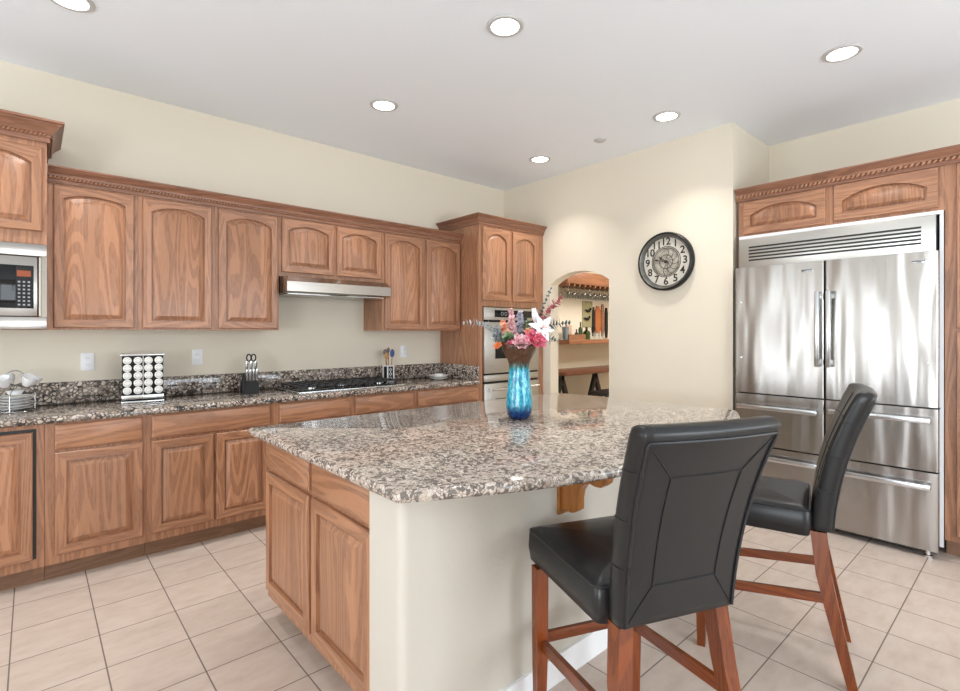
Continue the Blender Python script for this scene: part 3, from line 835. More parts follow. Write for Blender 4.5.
dup(st, (2.449, 0.850, 0), 0.27, 'black leather bar stool seen from its side in front of the refrigerator')

# ------------------------------------------------------------------ wall clock
t = thing('wall_clock', 'round black framed wall clock with cream numeral dial on the cream wall', 'clock', (XB-0.0005, 2.197, 1.983), ROT_R)
R0 = 0.252
G().lathe([(R0-0.012, 0.0), (R0, -0.006), (R0, -0.045), (R0-0.005, -0.052), (R0-0.014, -0.054), (R0-0.019, -0.050)], 64, cap=False, axis='y').build('frame', plain('dark_bronze', (0.022, 0.021, 0.020), 0.38, 0.6), t, smooth=50)
G().lathe([(R0-0.019, -0.0495), (R0-0.027, -0.040), (R0-0.031, -0.026), (R0-0.036, -0.012)], 64, cap=False, axis='y').build('inner_bezel', plain('grey_bezel', (0.17, 0.165, 0.15), 0.4, 0.4, 0.25), t, smooth=50)
def dial():
    g = NT('aged_cream_dial'); v = g.coords((1, 1, 1), False)
    a = g.noise(v, 14, 4, 0.6); b_ = g.noise(v, 60, 3, 0.7)
    c = g.ramp(a.outputs['Fac'], [(0.3, (0.20, 0.18, 0.145)), (0.6, (0.46, 0.43, 0.36))])
    return g.set(g.mix(g.ramp(b_.outputs['Fac'], [(0.45, (0, 0, 0)), (0.75, (0.55,)*3)]), c, (0.28, 0.24, 0.19)), 0.5)
M['dial'] = dial()
M['dial_white'] = plain('dial_numeral_ring', (0.56, 0.535, 0.47), 0.5)
M['ink'] = plain('clock_ink', (0.025, 0.024, 0.022), 0.5)
G().lathe([(0.0, -0.012), (R0-0.0355, -0.012)], 64, cap=False, axis='y').build('dial', 'dial', t)
G().lathe([(0.134, -0.0135), (0.210, -0.0135)], 64, cap=False, axis='y').build('numeral_ring', 'dial_white', t)
g = G()
for r in (0.132, 0.211, 0.118, 0.060): g.lathe([(r-0.0025, -0.0142), (r+0.0025, -0.0142)], 64, cap=False, axis='y')
for k in range(60):
    a = 2*PI*k/60; r = 0.107
    g.box(math.sin(a)*r-0.0018, math.sin(a)*r+0.0018, -0.0146, -0.0138, math.cos(a)*r-0.0018, math.cos(a)*r+0.0018)
for k in range(7):     # scrolled ornament of the centre
    a = 2*PI*k/12
    pts = [(math.sin(a+0.35*math.sin(q*3))*(0.022+0.092*q), -0.0142, math.cos(a+0.35*math.sin(q*3))*(0.022+0.092*q)) for q in [i/8 for i in range(9)]]
    g.tube(pts, 0.0016, 5)
g.build('dial_rings', 'ink', t)
for k in range(1, 13):
    a = 2*PI*k/12
    cu = bpy.data.curves.new('numeral', 'FONT'); cu.body = str(k); cu.size = 0.088; cu.align_x = 'CENTER'; cu.align_y = 'CENTER'; cu.extrude = 0.0006; cu.offset = 0.0016
    tmp = bpy.data.objects.new('tmp', cu); COL.objects.link(tmp)
    dg = bpy.context.evaluated_depsgraph_get(); me = bpy.data.meshes.new_from_object(tmp.evaluated_get(dg))
    bpy.data.objects.remove(tmp); bpy.data.curves.remove(cu)
    me.materials.clear(); me.materials.append(M['ink'])
    o = bpy.data.objects.new('numeral', me); COL.objects.link(o); o.parent = t
    o.location = (math.sin(a)*0.172, -0.0150, math.cos(a)*0.172); o.rotation_euler = (PI/2, 0, 0)
def hand(ang, ln, wd, name, y):
    d = Vector((math.sin(ang), 0, math.cos(ang))); n = Vector((d.z, 0, -d.x))
    pts = [d*-0.03+n*wd*0.5, d*0.0+n*wd*0.5, d*ln*0.55+n*wd*0.45, d*ln*0.68+n*wd*1.6, d*ln*0.78+n*wd*0.5, d*ln]
    pts2 = [d*ln*0.78-n*wd*0.5, d*ln*0.68-n*wd*1.6, d*ln*0.55-n*wd*0.45, d*0.0-n*wd*0.5, d*-0.03-n*wd*0.5]
    G().prism([(p.x, p.z) for p in pts+pts2], 'y', y, y-0.002).build(name, 'ink', t, smooth=0)
hand(math.radians(282), 0.130, 0.0055, 'minute_hand', -0.019)
hand(math.radians(306), 0.085, 0.0070, 'hour_hand', -0.0165)
G().lathe([(0.014, -0.0145), (0.014, -0.023), (0.006, -0.025)], 20, axis='y').build('hub', 'ink', t)

# ------------------------------------------------------------------ wall outlets
def outlet(x, z, label):
    t = thing('wall_outlet', label, 'outlet', (x, YA-0.0005, z), 0, 'white outlets above the backsplash')
    G().box(-0.036, 0.036, -0.006, 0, -0.058, 0.058, 0.002).build('cover_plate', 'plastic_white', t)
    for dz in (-0.021, 0.021):
        r = G().box(-0.016, 0.016, -0.0085, -0.0062, dz-0.014, dz+0.014, 0.003).build('receptacle', 'plastic_white', t)
        G().box(-0.007, -0.005, -0.0092, -0.0087, dz-0.004, dz+0.006).box(0.005, 0.007, -0.0092, -0.0087, dz-0.004, dz+0.006).build('slots', 'slot', r)
outlet(0.274, 1.178, 'white wall outlet left of the spice rack')
outlet(0.922, 1.186, 'white wall outlet between the spice rack and the knife block')
outlet(2.735, 1.182, 'white wall outlet right of the utensil holder')

# ------------------------------------------------------------------ things on the long counter
ZT = 0.9145
# cup carousel
cx_, cy_ = -0.075, 3.98
t = thing('cup_rack', 'wire rack with a round loop handle carrying white cups and saucers', 'cup rack', (cx_, cy_, ZT))
g = G(); g.tube([(0.092*math.cos(a), 0.092*math.sin(a), 0.003) for a in [2*PI*i/28 for i in range(28)]], 0.003, 6, closed=True)
for k in range(3):
    a = 2*PI*k/3+0.3; g.tube([(0.092*math.cos(a), 0.092*math.sin(a), 0.003), (0.092*math.cos(a), 0.092*math.sin(a), 0.098)], 0.0025, 6)
    g.tube([(0.092*math.cos(a), 0.092*math.sin(a), 0.003), (0, 0, 0.003)], 0.0025, 6)
    g.tube([(0.092*math.cos(a), 0.092*math.sin(a), 0.098), (0, 0, 0.150)], 0.0020, 6)
g.build('base', 'wire', t)
g = G(); g.tube([(-0.048*math.cos(a), 0, 0.180+0.055*math.sin(a)) for a in [PI*i/16 for i in range(17)]], 0.0035, 8)
g.tube([(-0.048, 0, 0.180), (-0.028, 0, 0.160), (0, 0, 0.150), (0.028, 0, 0.160), (0.048, 0, 0.180)], 0.003, 6)
g.build('loop_handle', 'wire', t)
def saucer(z, lab):
    tag(G().lathe([(0.0, 0.0), (0.035, 0.0), (0.04, 0.004), (0.080, 0.013), (0.082, 0.016), (0.04, 0.008), (0.0, 0.004)], 36, cap=False).build('saucer', 'ceramic', loc=(cx_, cy_, ZT+0.0065+z)), lab, 'saucer', 'saucers stacked in the cup rack')
for i, wd in enumerate(('bottom', 'second', 'third', 'fourth', 'top')):
    saucer(i*0.0165, 'white saucer stacked in the wire cup rack, %s of five%s' % (wd, '' if wd in ('bottom', 'top') else ' from below'))
def cup(a, r, z, tilt, lab):
    t = thing('teacup', lab, 'cup', (cx_+math.cos(a)*r, cy_+math.sin(a)*r, ZT+z), a, 'white cups hung round the cup rack')
    t.rotation_euler = (0, tilt, a)
    G().lathe([(0.0, 0.0), (0.018, 0.0), (0.020, 0.004), (0.033, 0.028), (0.038, 0.056), (0.036, 0.056), (0.030, 0.028), (0.016, 0.006), (0, 0.006)], 26, cap=False).build('bowl', 'ceramic', t)
    G().tube([(-0.034, 0, 0.044), (-0.052, 0, 0.042), (-0.056, 0, 0.028), (-0.045, 0, 0.017), (-0.029, 0, 0.018)], 0.0035, 8).build('handle', 'ceramic', t)
for i, (a, lab) in enumerate(((-2.2, 'white teacup on the wire cup rack, front left'), (-0.75, 'white teacup on the wire cup rack, front right facing the viewer'),
                              (0.25, 'white teacup on the wire cup rack, at its right side'), (2.0, 'white teacup on the wire cup rack, at its back'))):
    cup(a, 0.064, 0.150, 0.55, lab)
tag(G().lathe([(0.0, 0.0), (0.028, 0.0), (0.030, 0.004), (0.042, 0.022), (0.040, 0.024), (0.0, 0.008)], 28, cap=False).build('sugar_bowl', 'ceramic', loc=(cx_, cy_, ZT+0.096)), 'small white bowl on top of the saucer stack in the cup rack', 'bowl')

# spice rack : a tower with four columns of jars facing the room
sx_, sy_, sr = 0.545, 3.955, -0.10
t = thing('spice_rack', 'black and chrome spice rack tower full of round white lidded jars', 'spice rack', (sx_, sy_, ZT), sr)
hw2, D2 = 0.113, 0.110
G().box(-hw2, hw2, -0.02, D2-0.02, 0.052, 0.302, 0.003).build('core', 'black', t)
G().box(-hw2-0.008, hw2+0.008, -0.045, D2, 0.303, 0.316, 0.004).build('top_plate', 'steel_bright', t)
G().box(-hw2-0.004, hw2+0.004, -0.055, D2, 0.0, 0.014, 0.004).box(-hw2-0.002, hw2+0.002, -0.053, D2-0.005, 0.024, 0.0515, 0.004).build('base', 'steel_bright', t)
for x in (0.0,): G().box(x-0.003, x+0.003, -0.030, -0.0205, 0.052, 0.302).build('rail', 'wire', t)
rows = ['bottom', 'fourth', 'middle', 'second', 'top']; cols = ['leftmost', 'second', 'third', 'rightmost']
lid_me = None
src = None
for r in range(5):
    for c in range(4):
        lx, lz = -0.0855+c*0.057, 0.080+r*0.0485
        cs, sn = math.cos(sr), math.sin(sr)
        loc = (sx_+lx*cs-(-0.0212)*sn, sy_+lx*sn+(-0.0212)*cs, ZT+lz)
        lab = 'white lidded spice jar in the spice rack, %s row, %s column' % (rows[r], cols[c])
        if src is None:
            src = thing('spice_jar', lab, 'spice jar', loc, sr, 'jars in the spice rack')
            G().lathe([(0.021, 0.0), (0.021, -0.018)], 24, axis='y').build('body', 'jar_rim', src)
            l_ = G().lathe([(0.0236, -0.0185), (0.0236, -0.027), (0.021, -0.029)], 28, axis='y').build('lid', 'jar_lid', src)
            G().lathe([(0.014, -0.0292), (0.015, -0.0298), (0.016, -0.0292)], 24, axis='y', cap=False).build('lid_ring', 'jar_rim', l_)
        else: dup(src, loc, sr, lab)

# knife block
t = thing('knife_block', 'black knife block holding steel handled knives and scissors', 'knife block', (1.217, 3.975, ZT), -0.15)
G().prism([(-0.055, 0), (0.055, 0), (0.055, 0.085), (-0.01, 0.10), (-0.055, 0.155)], 'x', -0.055, -0.0355).build('side_wall', 'black', t)
G().prism([(-0.06, 0), (0.07, 0), (0.07, 0.125), (-0.06, 0.082)], 'x', -0.035, 0.058).build('block', 'black', t)
def knife(x, y, z, ln, lab, tilt=-0.25, r=0.010):
    c, s = math.cos(-0.15), math.sin(-0.15)
    k = thing('kitchen_knife', lab, 'knife', (1.217+x*c-y*s, 3.975+x*s+y*c, ZT+z), 0, 'knives in the knife block')
    k.rotation_euler = (0.28, 0.0, -0.15)
    G().tube([(0, 0, 0.004), (0, 0, 0.02), (0, 0.002, ln*0.5), (0, -0.002, ln*0.85), (0, 0.001, ln)], [r*0.8, r, r*0.85, r*1.05, r*0.7], 10).build('handle', 'steel_bright', k)
    G().box(-0.001, 0.001, -0.008, 0.008, -0.002, 0.005).build('blade', 'wire', k)
fr = ['leftmost', 'second from the left', 'third from the left', 'rightmost']
for i in range(4): knife(-0.024+i*0.023, -0.038, 0.0915, 0.095, 'steel handled knife in the front row of the knife block, '+fr[i])
bk = ['left', 'middle', 'right']
for i in range(3): knife(-0.018+i*0.030, 0.02, 0.1115, 0.135, 'tall steel handled knife in the back row of the knife block, '+bk[i], r=0.012)
sc_ = thing('scissors', 'dark handled kitchen scissors standing at the back of the knife block', 'scissors', (1.244, 4.018, ZT+0.1285))
g = G()
for s_ in (-1, 1): g.tube([(s_*0.017+0.016*math.cos(a), 0, 0.135+0.026*math.sin(a)) for a in [2*PI*i/18 for i in range(18)]], 0.005, 8, closed=True)
g.build('finger_loops', 'black', sc_)
G().box(-0.008, 0.008, -0.002, 0.002, 0.0, 0.118).build('blades', 'steel_bright', sc_)

# utensil holder
ux, uy = 2.485, 4.085
t = thing('utensil_holder', 'square white and black utensil holder beside the cooktop', 'utensil holder', (ux, uy, ZT), 0.1)
g = G(); hh = 0.150; hwd = 0.034
for sx in (-1, 1):
    for sy in (-1, 1): g.box(sx*hwd-0.005, sx*hwd+0.005, sy*hwd-0.005, sy*hwd+0.005, 0, hh, 0.002)
for z in (0.004, hh-0.006): g.box(-hwd, hwd, -hwd-0.004, -hwd+0.002, z-0.004, z+0.006).box(-hwd, hwd, hwd-0.002, hwd+0.004, z-0.004, z+0.006).box(-hwd-0.004, -hwd+0.002, -hwd, hwd, z-0.004, z+0.006).box(hwd-0.002, hwd+0.004, -hwd, hwd, z-0.004, z+0.006)
g.build('frame', 'ceramic', t)
G().box(-hwd+0.004, hwd-0.004, -hwd+0.004, -hwd+0.007, 0.012, hh-0.012).box(-hwd+0.004, hwd-0.004, hwd-0.007, hwd-0.004, 0.012, hh-0.012).box(-hwd+0.004, -hwd+0.007, -hwd+0.007, hwd-0.007, 0.012, hh-0.012).box(hwd-0.007, hwd-0.004, -hwd+0.007, hwd-0.007, 0.012, hh-0.012).box(-hwd+0.007, hwd-0.007, -hwd+0.007, hwd-0.007, 0.001, 0.006).build('panels', 'black', t)
g = G()
for k in range(3):
    z = 0.03+k*0.04
    g.tube([(0, -hwd+0.0025, z+0.016), (0.014, -hwd+0.0025, z), (0, -hwd+0.0025, z-0.016), (-0.014, -hwd+0.0025, z)], 0.0032, 6, closed=True)
g.build('lattice', 'ceramic', t)
def utensil(name, lab, cat, dx, dy, tip, head, mat, hm):
    k = thing(name, lab, cat, (ux+dx*0.5, uy+dy*0.5, ZT+0.0075), 0, 'utensils in the holder')
    G().tube([(0, 0, 0.0), (tip[0], tip[1], tip[2])], 0.0045, 8).build('handle', hm, k)
    g = G(); g.ball((tip[0], tip[1], tip[2]+head[2]*0.7), 1.0, 2, head); g.build('head', mat, k)
M['wood_pale'] = plain('pale_wood', (0.45, 0.24, 0.09), 0.5)
M['blue_sil'] = plain('blue_silicone', (0.035, 0.075, 0.24), 0.4)
M['grey_sil'] = plain('grey_silicone', (0.10, 0.11, 0.12), 0.4)
utensil('wooden_spoon', 'wooden spoon in the utensil holder, front left', 'utensil', -0.02, -0.024, (-0.022, -0.006, 0.205), (0.024, 0.006, 0.034), 'wood_pale', 'wood_pale')
utensil('spatula', 'blue spatula in the utensil holder, at its right', 'utensil', 0.024, -0.01, (0.026, 0.0, 0.225), (0.025, 0.006, 0.040), 'blue_sil', 'wood_pale')
utensil('ladle', 'dark grey ladle in the utensil holder, back left', 'utensil', -0.016, 0.02, (-0.012, 0.006, 0.245), (0.028, 0.014, 0.028), 'grey_sil', 'black')
utensil('serving_spoon', 'brown wooden serving spoon in the utensil holder, back middle', 'utensil', 0.012, 0.02, (0.004, 0.008, 0.262), (0.016, 0.006, 0.028), 'bar_wood', 'bar_wood')

# small stacked dishes by the oven cabinet
for k, lab in enumerate(('lower of two white dishes stacked near the oven cabinet', 'upper of two white dishes stacked near the oven cabinet')):
    tag(G().lathe([(0.0, 0.0), (0.05, 0.0), (0.055, 0.004), (0.093, 0.017), (0.095, 0.020), (0.055, 0.009), (0.0, 0.005)], 36, cap=False).build('dish', 'ceramic', loc=(2.955, 3.93, ZT+0.0005+k*0.0212)), lab, 'dish', 'white dishes by the oven cabinet')
tag(G().lathe([(0.0, 0.0), (0.03, 0.0), (0.034, 0.006), (0.045, 0.022), (0.043, 0.022), (0.03, 0.008), (0.0, 0.005)], 28, cap=False).build('small_bowl', 'ceramic', loc=(2.955, 3.93, ZT+0.0305)), 'small white bowl on the two stacked dishes', 'bowl')

# ------------------------------------------------------------------ vase and flowers on the island
def vase_mat():
    g = NT('swirled_blue_glass')
    tc = g.n('ShaderNodeTexCoord'); sep = g.n('ShaderNodeSeparateXYZ'); g.l(tc.outputs['Object'], sep.inputs[0])
    mp = g.n('ShaderNodeMapping'); mp.inputs['Scale'].default_value = (1, 1, 0.45); g.l(tc.outputs['Object'], mp.inputs['Vector'])
    n1 = g.noise(mp.outputs[0], 48, 5, 0.7, 1.4); n2 = g.noise(mp.outputs[0], 85, 3, 0.6)
    c = g.ramp(n1.outputs['Fac'], [(0.30, (0.003, 0.035, 0.10)), (0.40, (0.004, 0.22, 0.42)), (0.52, (0.012, 0.50, 0.66)), (0.66, (0.30, 0.82, 0.95))])
    zr = g.ramp(g.math('MULTIPLY', sep.outputs['Z'], 2.5), [(0.0, (0.01, 0.04, 0.16)), (0.10, (0.02, 0.10, 0.30)), (0.22, (1, 1, 1)), (0.62, (0.95, 1, 1)), (0.70, (0.16, 0.34, 0.24)), (0.78, (0.24, 0.10, 0.03)), (1.0, (0.15, 0.05, 0.02))])
    c2 = g.mix(g.ramp(g.math('MULTIPLY', sep.outputs['Z'], 2.5), [(0.66, (0, 0, 0)), (0.77, (1, 1, 1))]), g.mix(1.0, c, zr, 'MULTIPLY'), g.mix(n2.outputs['Fac'], (0.035, 0.014, 0.007), (0.14, 0.055, 0.02)))
    g.bump(n2.outputs['Fac'], 0.5, 0.006)
    return g.set(c2, 0.08, 0, IOR=1.45, Transmission_Weight=0.25, Coat_Weight=0.5)
M['vase'] = vase_mat()
VX, VY = 1.943, 1.875
prof = [(0.0, 0.0), (0.042, 0.0), (0.052, 0.004), (0.063, 0.022), (0.069, 0.055), (0.070, 0.085), (0.066, 0.130), (0.061, 0.175), (0.057, 0.215), (0.0545, 0.250), (0.0545, 0.280), (0.060, 0.305), (0.074, 0.333), (0.089, 0.362), (0.096, 0.382), (0.098, 0.392)]
inner = [(r-0.004, z+0.003) for r, z in reversed(prof[2:])]
tag(G().lathe(prof+inner+[(0.0, 0.008)], 40, cap=False).build('vase', 'vase', loc=(VX-0.010, VY-0.012, 0.9145), smooth=70), 'swirled blue glass vase with flared brown mouth on the island', 'vase')
RX = Vector((0.7478, -0.664, 0)); FW = Vector((0.664, 0.7478, 0))
def fp(px, py, dep=0.0):       # a point of the bouquet, in the upright plane through the vase (metres from the vase foot)
    k = 2.69/504.3
    return RX*(px-519)*k + FW*dep + Vector((0, 0, 1.372+(332.2-py)*k-0.9145))
def mat_f(name, a, b, rough=0.55):
    g = NT(name); v = g.coords((1, 1, 1), False); n = g.noise(v, 60, 2)
    return g.set(g.mix(g.ramp(n.outputs['Fac'], [(0.35, (0, 0, 0)), (0.65, (1, 1, 1))]), a, b), rough)
M['stem'] = mat_f('green_stem', (0.05, 0.09, 0.03), (0.10, 0.14, 0.05))
M['euca'] = mat_f('grey_blue_leaf', (0.24, 0.30, 0.34), (0.60, 0.62, 0.66))
M['euca_dark'] = mat_f('dark_teal_leaf', (0.035, 0.07, 0.08), (0.16, 0.22, 0.24))
M['pink'] = mat_f('pale_pink_petal', (0.62, 0.30, 0.34), (0.80, 0.55, 0.58))
M['hotpink'] = mat_f('deep_pink_petal', (0.60, 0.06, 0.13), (0.85, 0.33, 0.42))
M['peach'] = mat_f('peach_petal', (0.72, 0.25, 0.13), (0.82, 0.48, 0.36))
M['orange'] = mat_f('orange_petal', (0.75, 0.17, 0.05), (0.82, 0.36, 0.15))
M['lilac'] = mat_f('lilac_petal', (0.40, 0.37, 0.46), (0.66, 0.62, 0.70))
M['lily'] = mat_f('white_petal', (0.78, 0.78, 0.80), (0.88, 0.86, 0.86))
M['rose_leaf'] = mat_f('dusky_pink_leaf', (0.32, 0.06, 0.08), (0.62, 0.22, 0.24))
M['leaf'] = mat_f('green_leaf', (0.10, 0.17, 0.07), (0.30, 0.40, 0.24))
def petal(g, o, d, n, ln, wd, curl=0.25, k=6, cup=0.2):
    o, d, n = Vector(o), Vector(d).normalized(), Vector(n)
    n = (n-d*n.dot(d)).normalized(); s = d.cross(n)
    rows = []
    for i in range(k+1):
        u = i/k; w = wd*math.sin(PI*min(1, 0.06+0.90*u)**0.8)*0.5+0.0004
        c = o+d*ln*u+n*(-curl*ln*u*u)
        rows.append([c-s*w+n*cup*w, c-s*w*0.5+n*cup*w*0.3, c, c+s*w*0.5+n*cup*w*0.3, c+s*w+n*cup*w])
    g.loops(rows, closed=False)
def flower(name, lab, cat='flower'): return thing(name, lab, cat, (VX, VY, 0.9145), 0, 'flowers in the blue vase')
def stem_path(tip):
    tip = Vector(tip); h = Vector((tip.x, tip.y, 0)); r = h.length; h = h/max(r, 1e-4)
    a = h*min(0.020, r*0.15)+Vector((0, 0, 0.06)); n = h*min(0.030, r*0.25)+Vector((0, 0, 0.285)); b = h*min(0.062, r*0.6)+Vector((0, 0, 0.392))
    pts = [a.lerp(n, i/4) for i in range(4)]+[n.lerp(b, i/3) for i in range(3)]
    c = b+(b-n).normalized()*(tip-b).length*0.5
    for i in range(8):
        v = i/7; pts.append(b*(1-v)**2+c*2*v*(1-v)+tip*v*v)
    return pts
def spray(name, lab, tip, mat, n, size, kind='leaf', start=0.55, stem='stem', cat='flower stem', part='leaves'):
    t = flower(name, lab, cat); pts = stem_path(tip)
    G().tube(pts, [0.0028-0.0016*i/14 for i in range(15)], 6).build('stem', stem, t)
    g = G(); rnd = random.Random(name+lab)
    for k in range(n):
        u = start+(1-start)*(k+0.5)/n; f = u*14; i = min(13, int(f)); p = pts[i].lerp(pts[i+1], f-i)
        d = (pts[i+1]-pts[i]).normalized(); a = rnd.uniform(0, 2*PI)
        o1 = d.orthogonal().normalized(); o = o1*math.cos(a)+d.cross(o1)*math.sin(a)
        s = size*(1.15-0.5*(u-start)/(1-start))*rnd.uniform(0.8, 1.15)
        if kind == 'leaf':
            petal(g, p, o+d*0.55, d, s*1.5, s*1.1, 0.15); petal(g, p, -o+d*0.55, d, s*1.5, s*1.1, 0.15)
        elif kind == 'bud':
            g.ball(p+o*s*0.55, s*0.62, 1, (1, 1, 0.85)); g.ball(p-o*s*0.5+d*s*0.3, s*0.55, 1)
        else:
            for q in range(5):
                aa = a+2*PI*q/5; oo = o1*math.cos(aa)+d.cross(o1)*math.sin(aa)
                petal(g, p+o*s*0.25, oo+o*0.5+d*0.3, o+d*0.4, s, s*0.85, 0.3, 4)
    g.build(part, mat, t, smooth=80)
    return t
spray('eucalyptus_stem', 'pale grey eucalyptus sprig leaning far left out of the blue vase', fp(463, 323, 0.02), 'euca', 20, 0.029, start=0.50)
spray('eucalyptus_stem', 'short silvery eucalyptus sprig low on the left of the bouquet', fp(492, 336, -0.04), 'euca', 16, 0.030, start=0.55)
spray('flower_spike', 'tall pink blossom spike standing upright in the bouquet', fp(511, 309, -0.01), 'pink', 30, 0.023, 'petals', 0.5, part='blossoms')
spray('flower_spike', 'peach blossom spike left of the tall pink spike', fp(502, 321, -0.03), 'peach', 26, 0.025, 'petals', 0.5, part='blossoms')
spray('flower_spike', 'grey lilac blossom spike right of the tall pink spike', fp(521, 311, 0.03), 'lilac', 24, 0.025, 'petals', 0.52, part='blossoms')
spray('eucalyptus_stem', 'dark grey leafy sprig behind the lilac spike in the bouquet', fp(527, 318, 0.07), 'euca_dark', 14, 0.028, start=0.55)
spray('flower_spike', 'short peach blossom spike low at the left edge of bouquet', fp(499, 336, 0.02), 'peach', 18, 0.022, 'petals', 0.55, part='blossoms')
spray('leaf_spray', 'dusky pink leaf spray rising right of the white lily', fp(561, 298, 0.0), 'rose_leaf', 20, 0.028, start=0.62)
spray('berry_sprig', 'thin sprig of tiny dark buds rising at the top right of the bouquet', fp(553, 286, 0.04), 'euca_dark', 12, 0.015, 'bud', 0.60, part='buds')
spray('eucalyptus_stem', 'dark teal eucalyptus sprig reaching out to the right of the bouquet', fp(569, 323, -0.02), 'euca_dark', 18, 0.032, start=0.52)
spray('eucalyptus_stem', 'dark teal eucalyptus sprig low on the right below the lily', fp(557, 341, -0.05), 'euca_dark', 14, 0.030, start=0.55)
spray('leafy_branch', 'green leafy stem low on the left between the peach blossoms', fp(505, 335, -0.06), 'leaf', 9, 0.030, start=0.6)
spray('leafy_branch', 'pale green leafy stem just left of the white lily', fp(528, 322, 0.0), 'leaf', 9, 0.030, start=0.65)
def round_bloom(name, lab, c, r, mat, layers=5, per=7):
    t = flower(name, lab); G().tube(stem_path(c), 0.0026, 6).build('stem', 'stem', t)
    g = G(); rnd = random.Random(lab); ax = (Vector(c)-Vector((0, 0, 0.30))).normalized()*0.6-FW*0.5+Vector((0, 0, 0.35)); ax.normalize()
    e1 = ax.orthogonal().normalized(); e2 = ax.cross(e1)
    for l in range(layers):
        tilt = 0.15+1.25*l/(layers-1)
        for q in range(per):
            a = 2*PI*(q+0.5*(l % 2))/per+rnd.uniform(-0.15, 0.15)
            o = e1*math.cos(a)+e2*math.sin(a)
            d = ax*math.cos(tilt)+o*math.sin(tilt)
            petal(g, Vector(c)+o*r*0.08*l, d, ax*math.sin(tilt)-o*math.cos(tilt), r*(0.75+0.3*l/layers), r*(0.6+0.25*l/layers), -0.25, 5, 0.35)
    g.build('petals', mat, t, smooth=80)
round_bloom('peony', 'large deep pink bloom at the front right of the bouquet', fp(534, 341, -0.07), 0.056, 'hotpink')
round_bloom('peony', 'pale pink bloom at the front middle of the bouquet', fp(520, 343, -0.09), 0.042, 'pink')
round_bloom('carnation', 'small deep pink bloom under the peach blossom spike', fp(511, 345, -0.07), 0.030, 'hotpink', 4, 6)
round_bloom('carnation', 'small orange bloom at the lower left edge of bouquet', fp(498, 346, -0.05), 0.026, 'orange', 3, 6)
round_bloom('carnation', 'small peach bloom above the large deep pink bloom', fp(528, 333, -0.04), 0.028, 'peach', 4, 6)
def lily(lab, c, r):
    t = flower('lily', lab); G().tube(stem_path(c), 0.003, 6).build('stem', 'stem', t)
    g = G(); ax = (-FW*0.75+RX*0.25+Vector((0, 0, 0.25))).normalized(); e1 = (Vector((0, 0, 1))-ax*ax.z).normalized(); e2 = ax.cross(e1)
    for q in range(6):
        a = 2*PI*q/6+0.30
        o = e1*math.cos(a)+e2*math.sin(a)
        petal(g, Vector(c)-ax*0.01, o*0.9+ax*0.45, ax, r*(1.1 if q % 2 else 0.95), r*0.52, 0.25, 8, 0.25)
    g.build('petals', 'lily', t, smooth=80)
    g = G()
    for q in range(6):
        a = 2*PI*q/6; o = e1*math.cos(a)+e2*math.sin(a)
        tip = Vector(c)+ax*0.055+o*0.016; g.tube([Vector(c), tip], 0.0009, 5); g.ball(tip, 0.003, 1)
    g.build('stamens', 'peach', t)
lily('white open lily at the right of the bouquet', fp(541, 328, -0.05), 0.072)
t = flower('lily', 'pointed white lily bud standing above the open lily'); tipb = fp(533, 307, -0.01)
G().tube(stem_path(fp(536, 322, -0.01)), 0.0028, 6).build('stem', 'stem', t)
g = G()
for q in range(5):
    a = 2*PI*q/5; petal(g, fp(537, 324, -0.01), tipb-fp(537, 324, -0.01)+Vector((math.cos(a), math.sin(a), 0))*0.02, Vector((math.cos(a), math.sin(a), 0.1)), 0.088, 0.036, 0.05, 7, -0.3)
g.build('petals', 'lily', t, smooth=80)

# ------------------------------------------------------------------ the bar beyond the arch (on the wall y = 5.4)
YB = 5.3995
def nook(px, py, Y):
    u = (px-480)/504.3; d = Vector((0.66396+0.74777*u, 0.74777-0.66396*u, (332.2-py)/504.3)); k = Y/d.y
    return Vector((d.x*k, Y, 1.372+d.z*k))
t = thing('bar_shelf', 'thick brown wooden wall shelf holding bottles and glasses beyond the arch', 'shelf', (6.42, 5.08, 1.175))
G().box(0, 2.0, 0, YB-5.08, 0, 0.075, 0.004).build('board', 'bar_wood', t)
for x in (1.80,): G().prism([(0.0, -0.0005), (YB-5.08, -0.0005), (YB-5.08, -0.14)], 'x', x, x+0.03).build('bracket', 'bar_wood', t)
t = thing('glass_rack', 'brown wooden rack under the arch top with stem glasses hung below', 'glass rack', (6.30, 5.02, 2.115))
G().box(0, 2.1, 0, YB-5.02, 0.035, 0.235, 0.005).build('top_board', 'bar_wood', t)
g = G()
for i in range(15): g.box(0.04+i*0.1395, 0.075+i*0.1395, 0.01, YB-5.03, 0.0, 0.0345)
g.build('slats', 'bar_wood', t)
wg = None
ords = ['first', 'second', 'third', 'fourth', 'fifth', 'sixth', 'seventh', 'eighth', 'ninth', 'tenth', 'eleventh', 'twelfth', 'thirteenth', 'fourteenth']
for row, y in (('front', 5.10), ('back', 5.26)):
    for i in range(13):
        lab = 'upside down clear stem glass, %s rack row, %s from the left' % (row, ords[i])
        loc = (6.30+0.127+i*0.1395, y, 2.1135)
        if wg is None:
            wg = tag(G().lathe([(0.030, 0.0), (0.030, -0.003), (0.006, -0.007), (0.004, -0.07), (0.012, -0.085), (0.034, -0.12), (0.036, -0.15), (0.030, -0.19), (0.0285, -0.19), (0.034, -0.15), (0.032, -0.12), (0.004, -0.09), (0, -0.09)], 18, cap=False).build('stem_glass', 'glass', loc=loc),
                     lab, 'glass', 'stem glasses hung in the rack')
        else:
            o = wg.copy(); COL.objects.link(o); o.location = loc; o['label'] = lab
t = thing('console_table', 'dark brown table on black crossed metal legs seen through the arch', 'table', (5.98, 4.78, 0))
G().box(0, 2.2, 0, 0.60, 0.715, 0.765, 0.004).build('tabletop', plain('walnut_top', (0.13, 0.045, 0.022), 0.35), t)
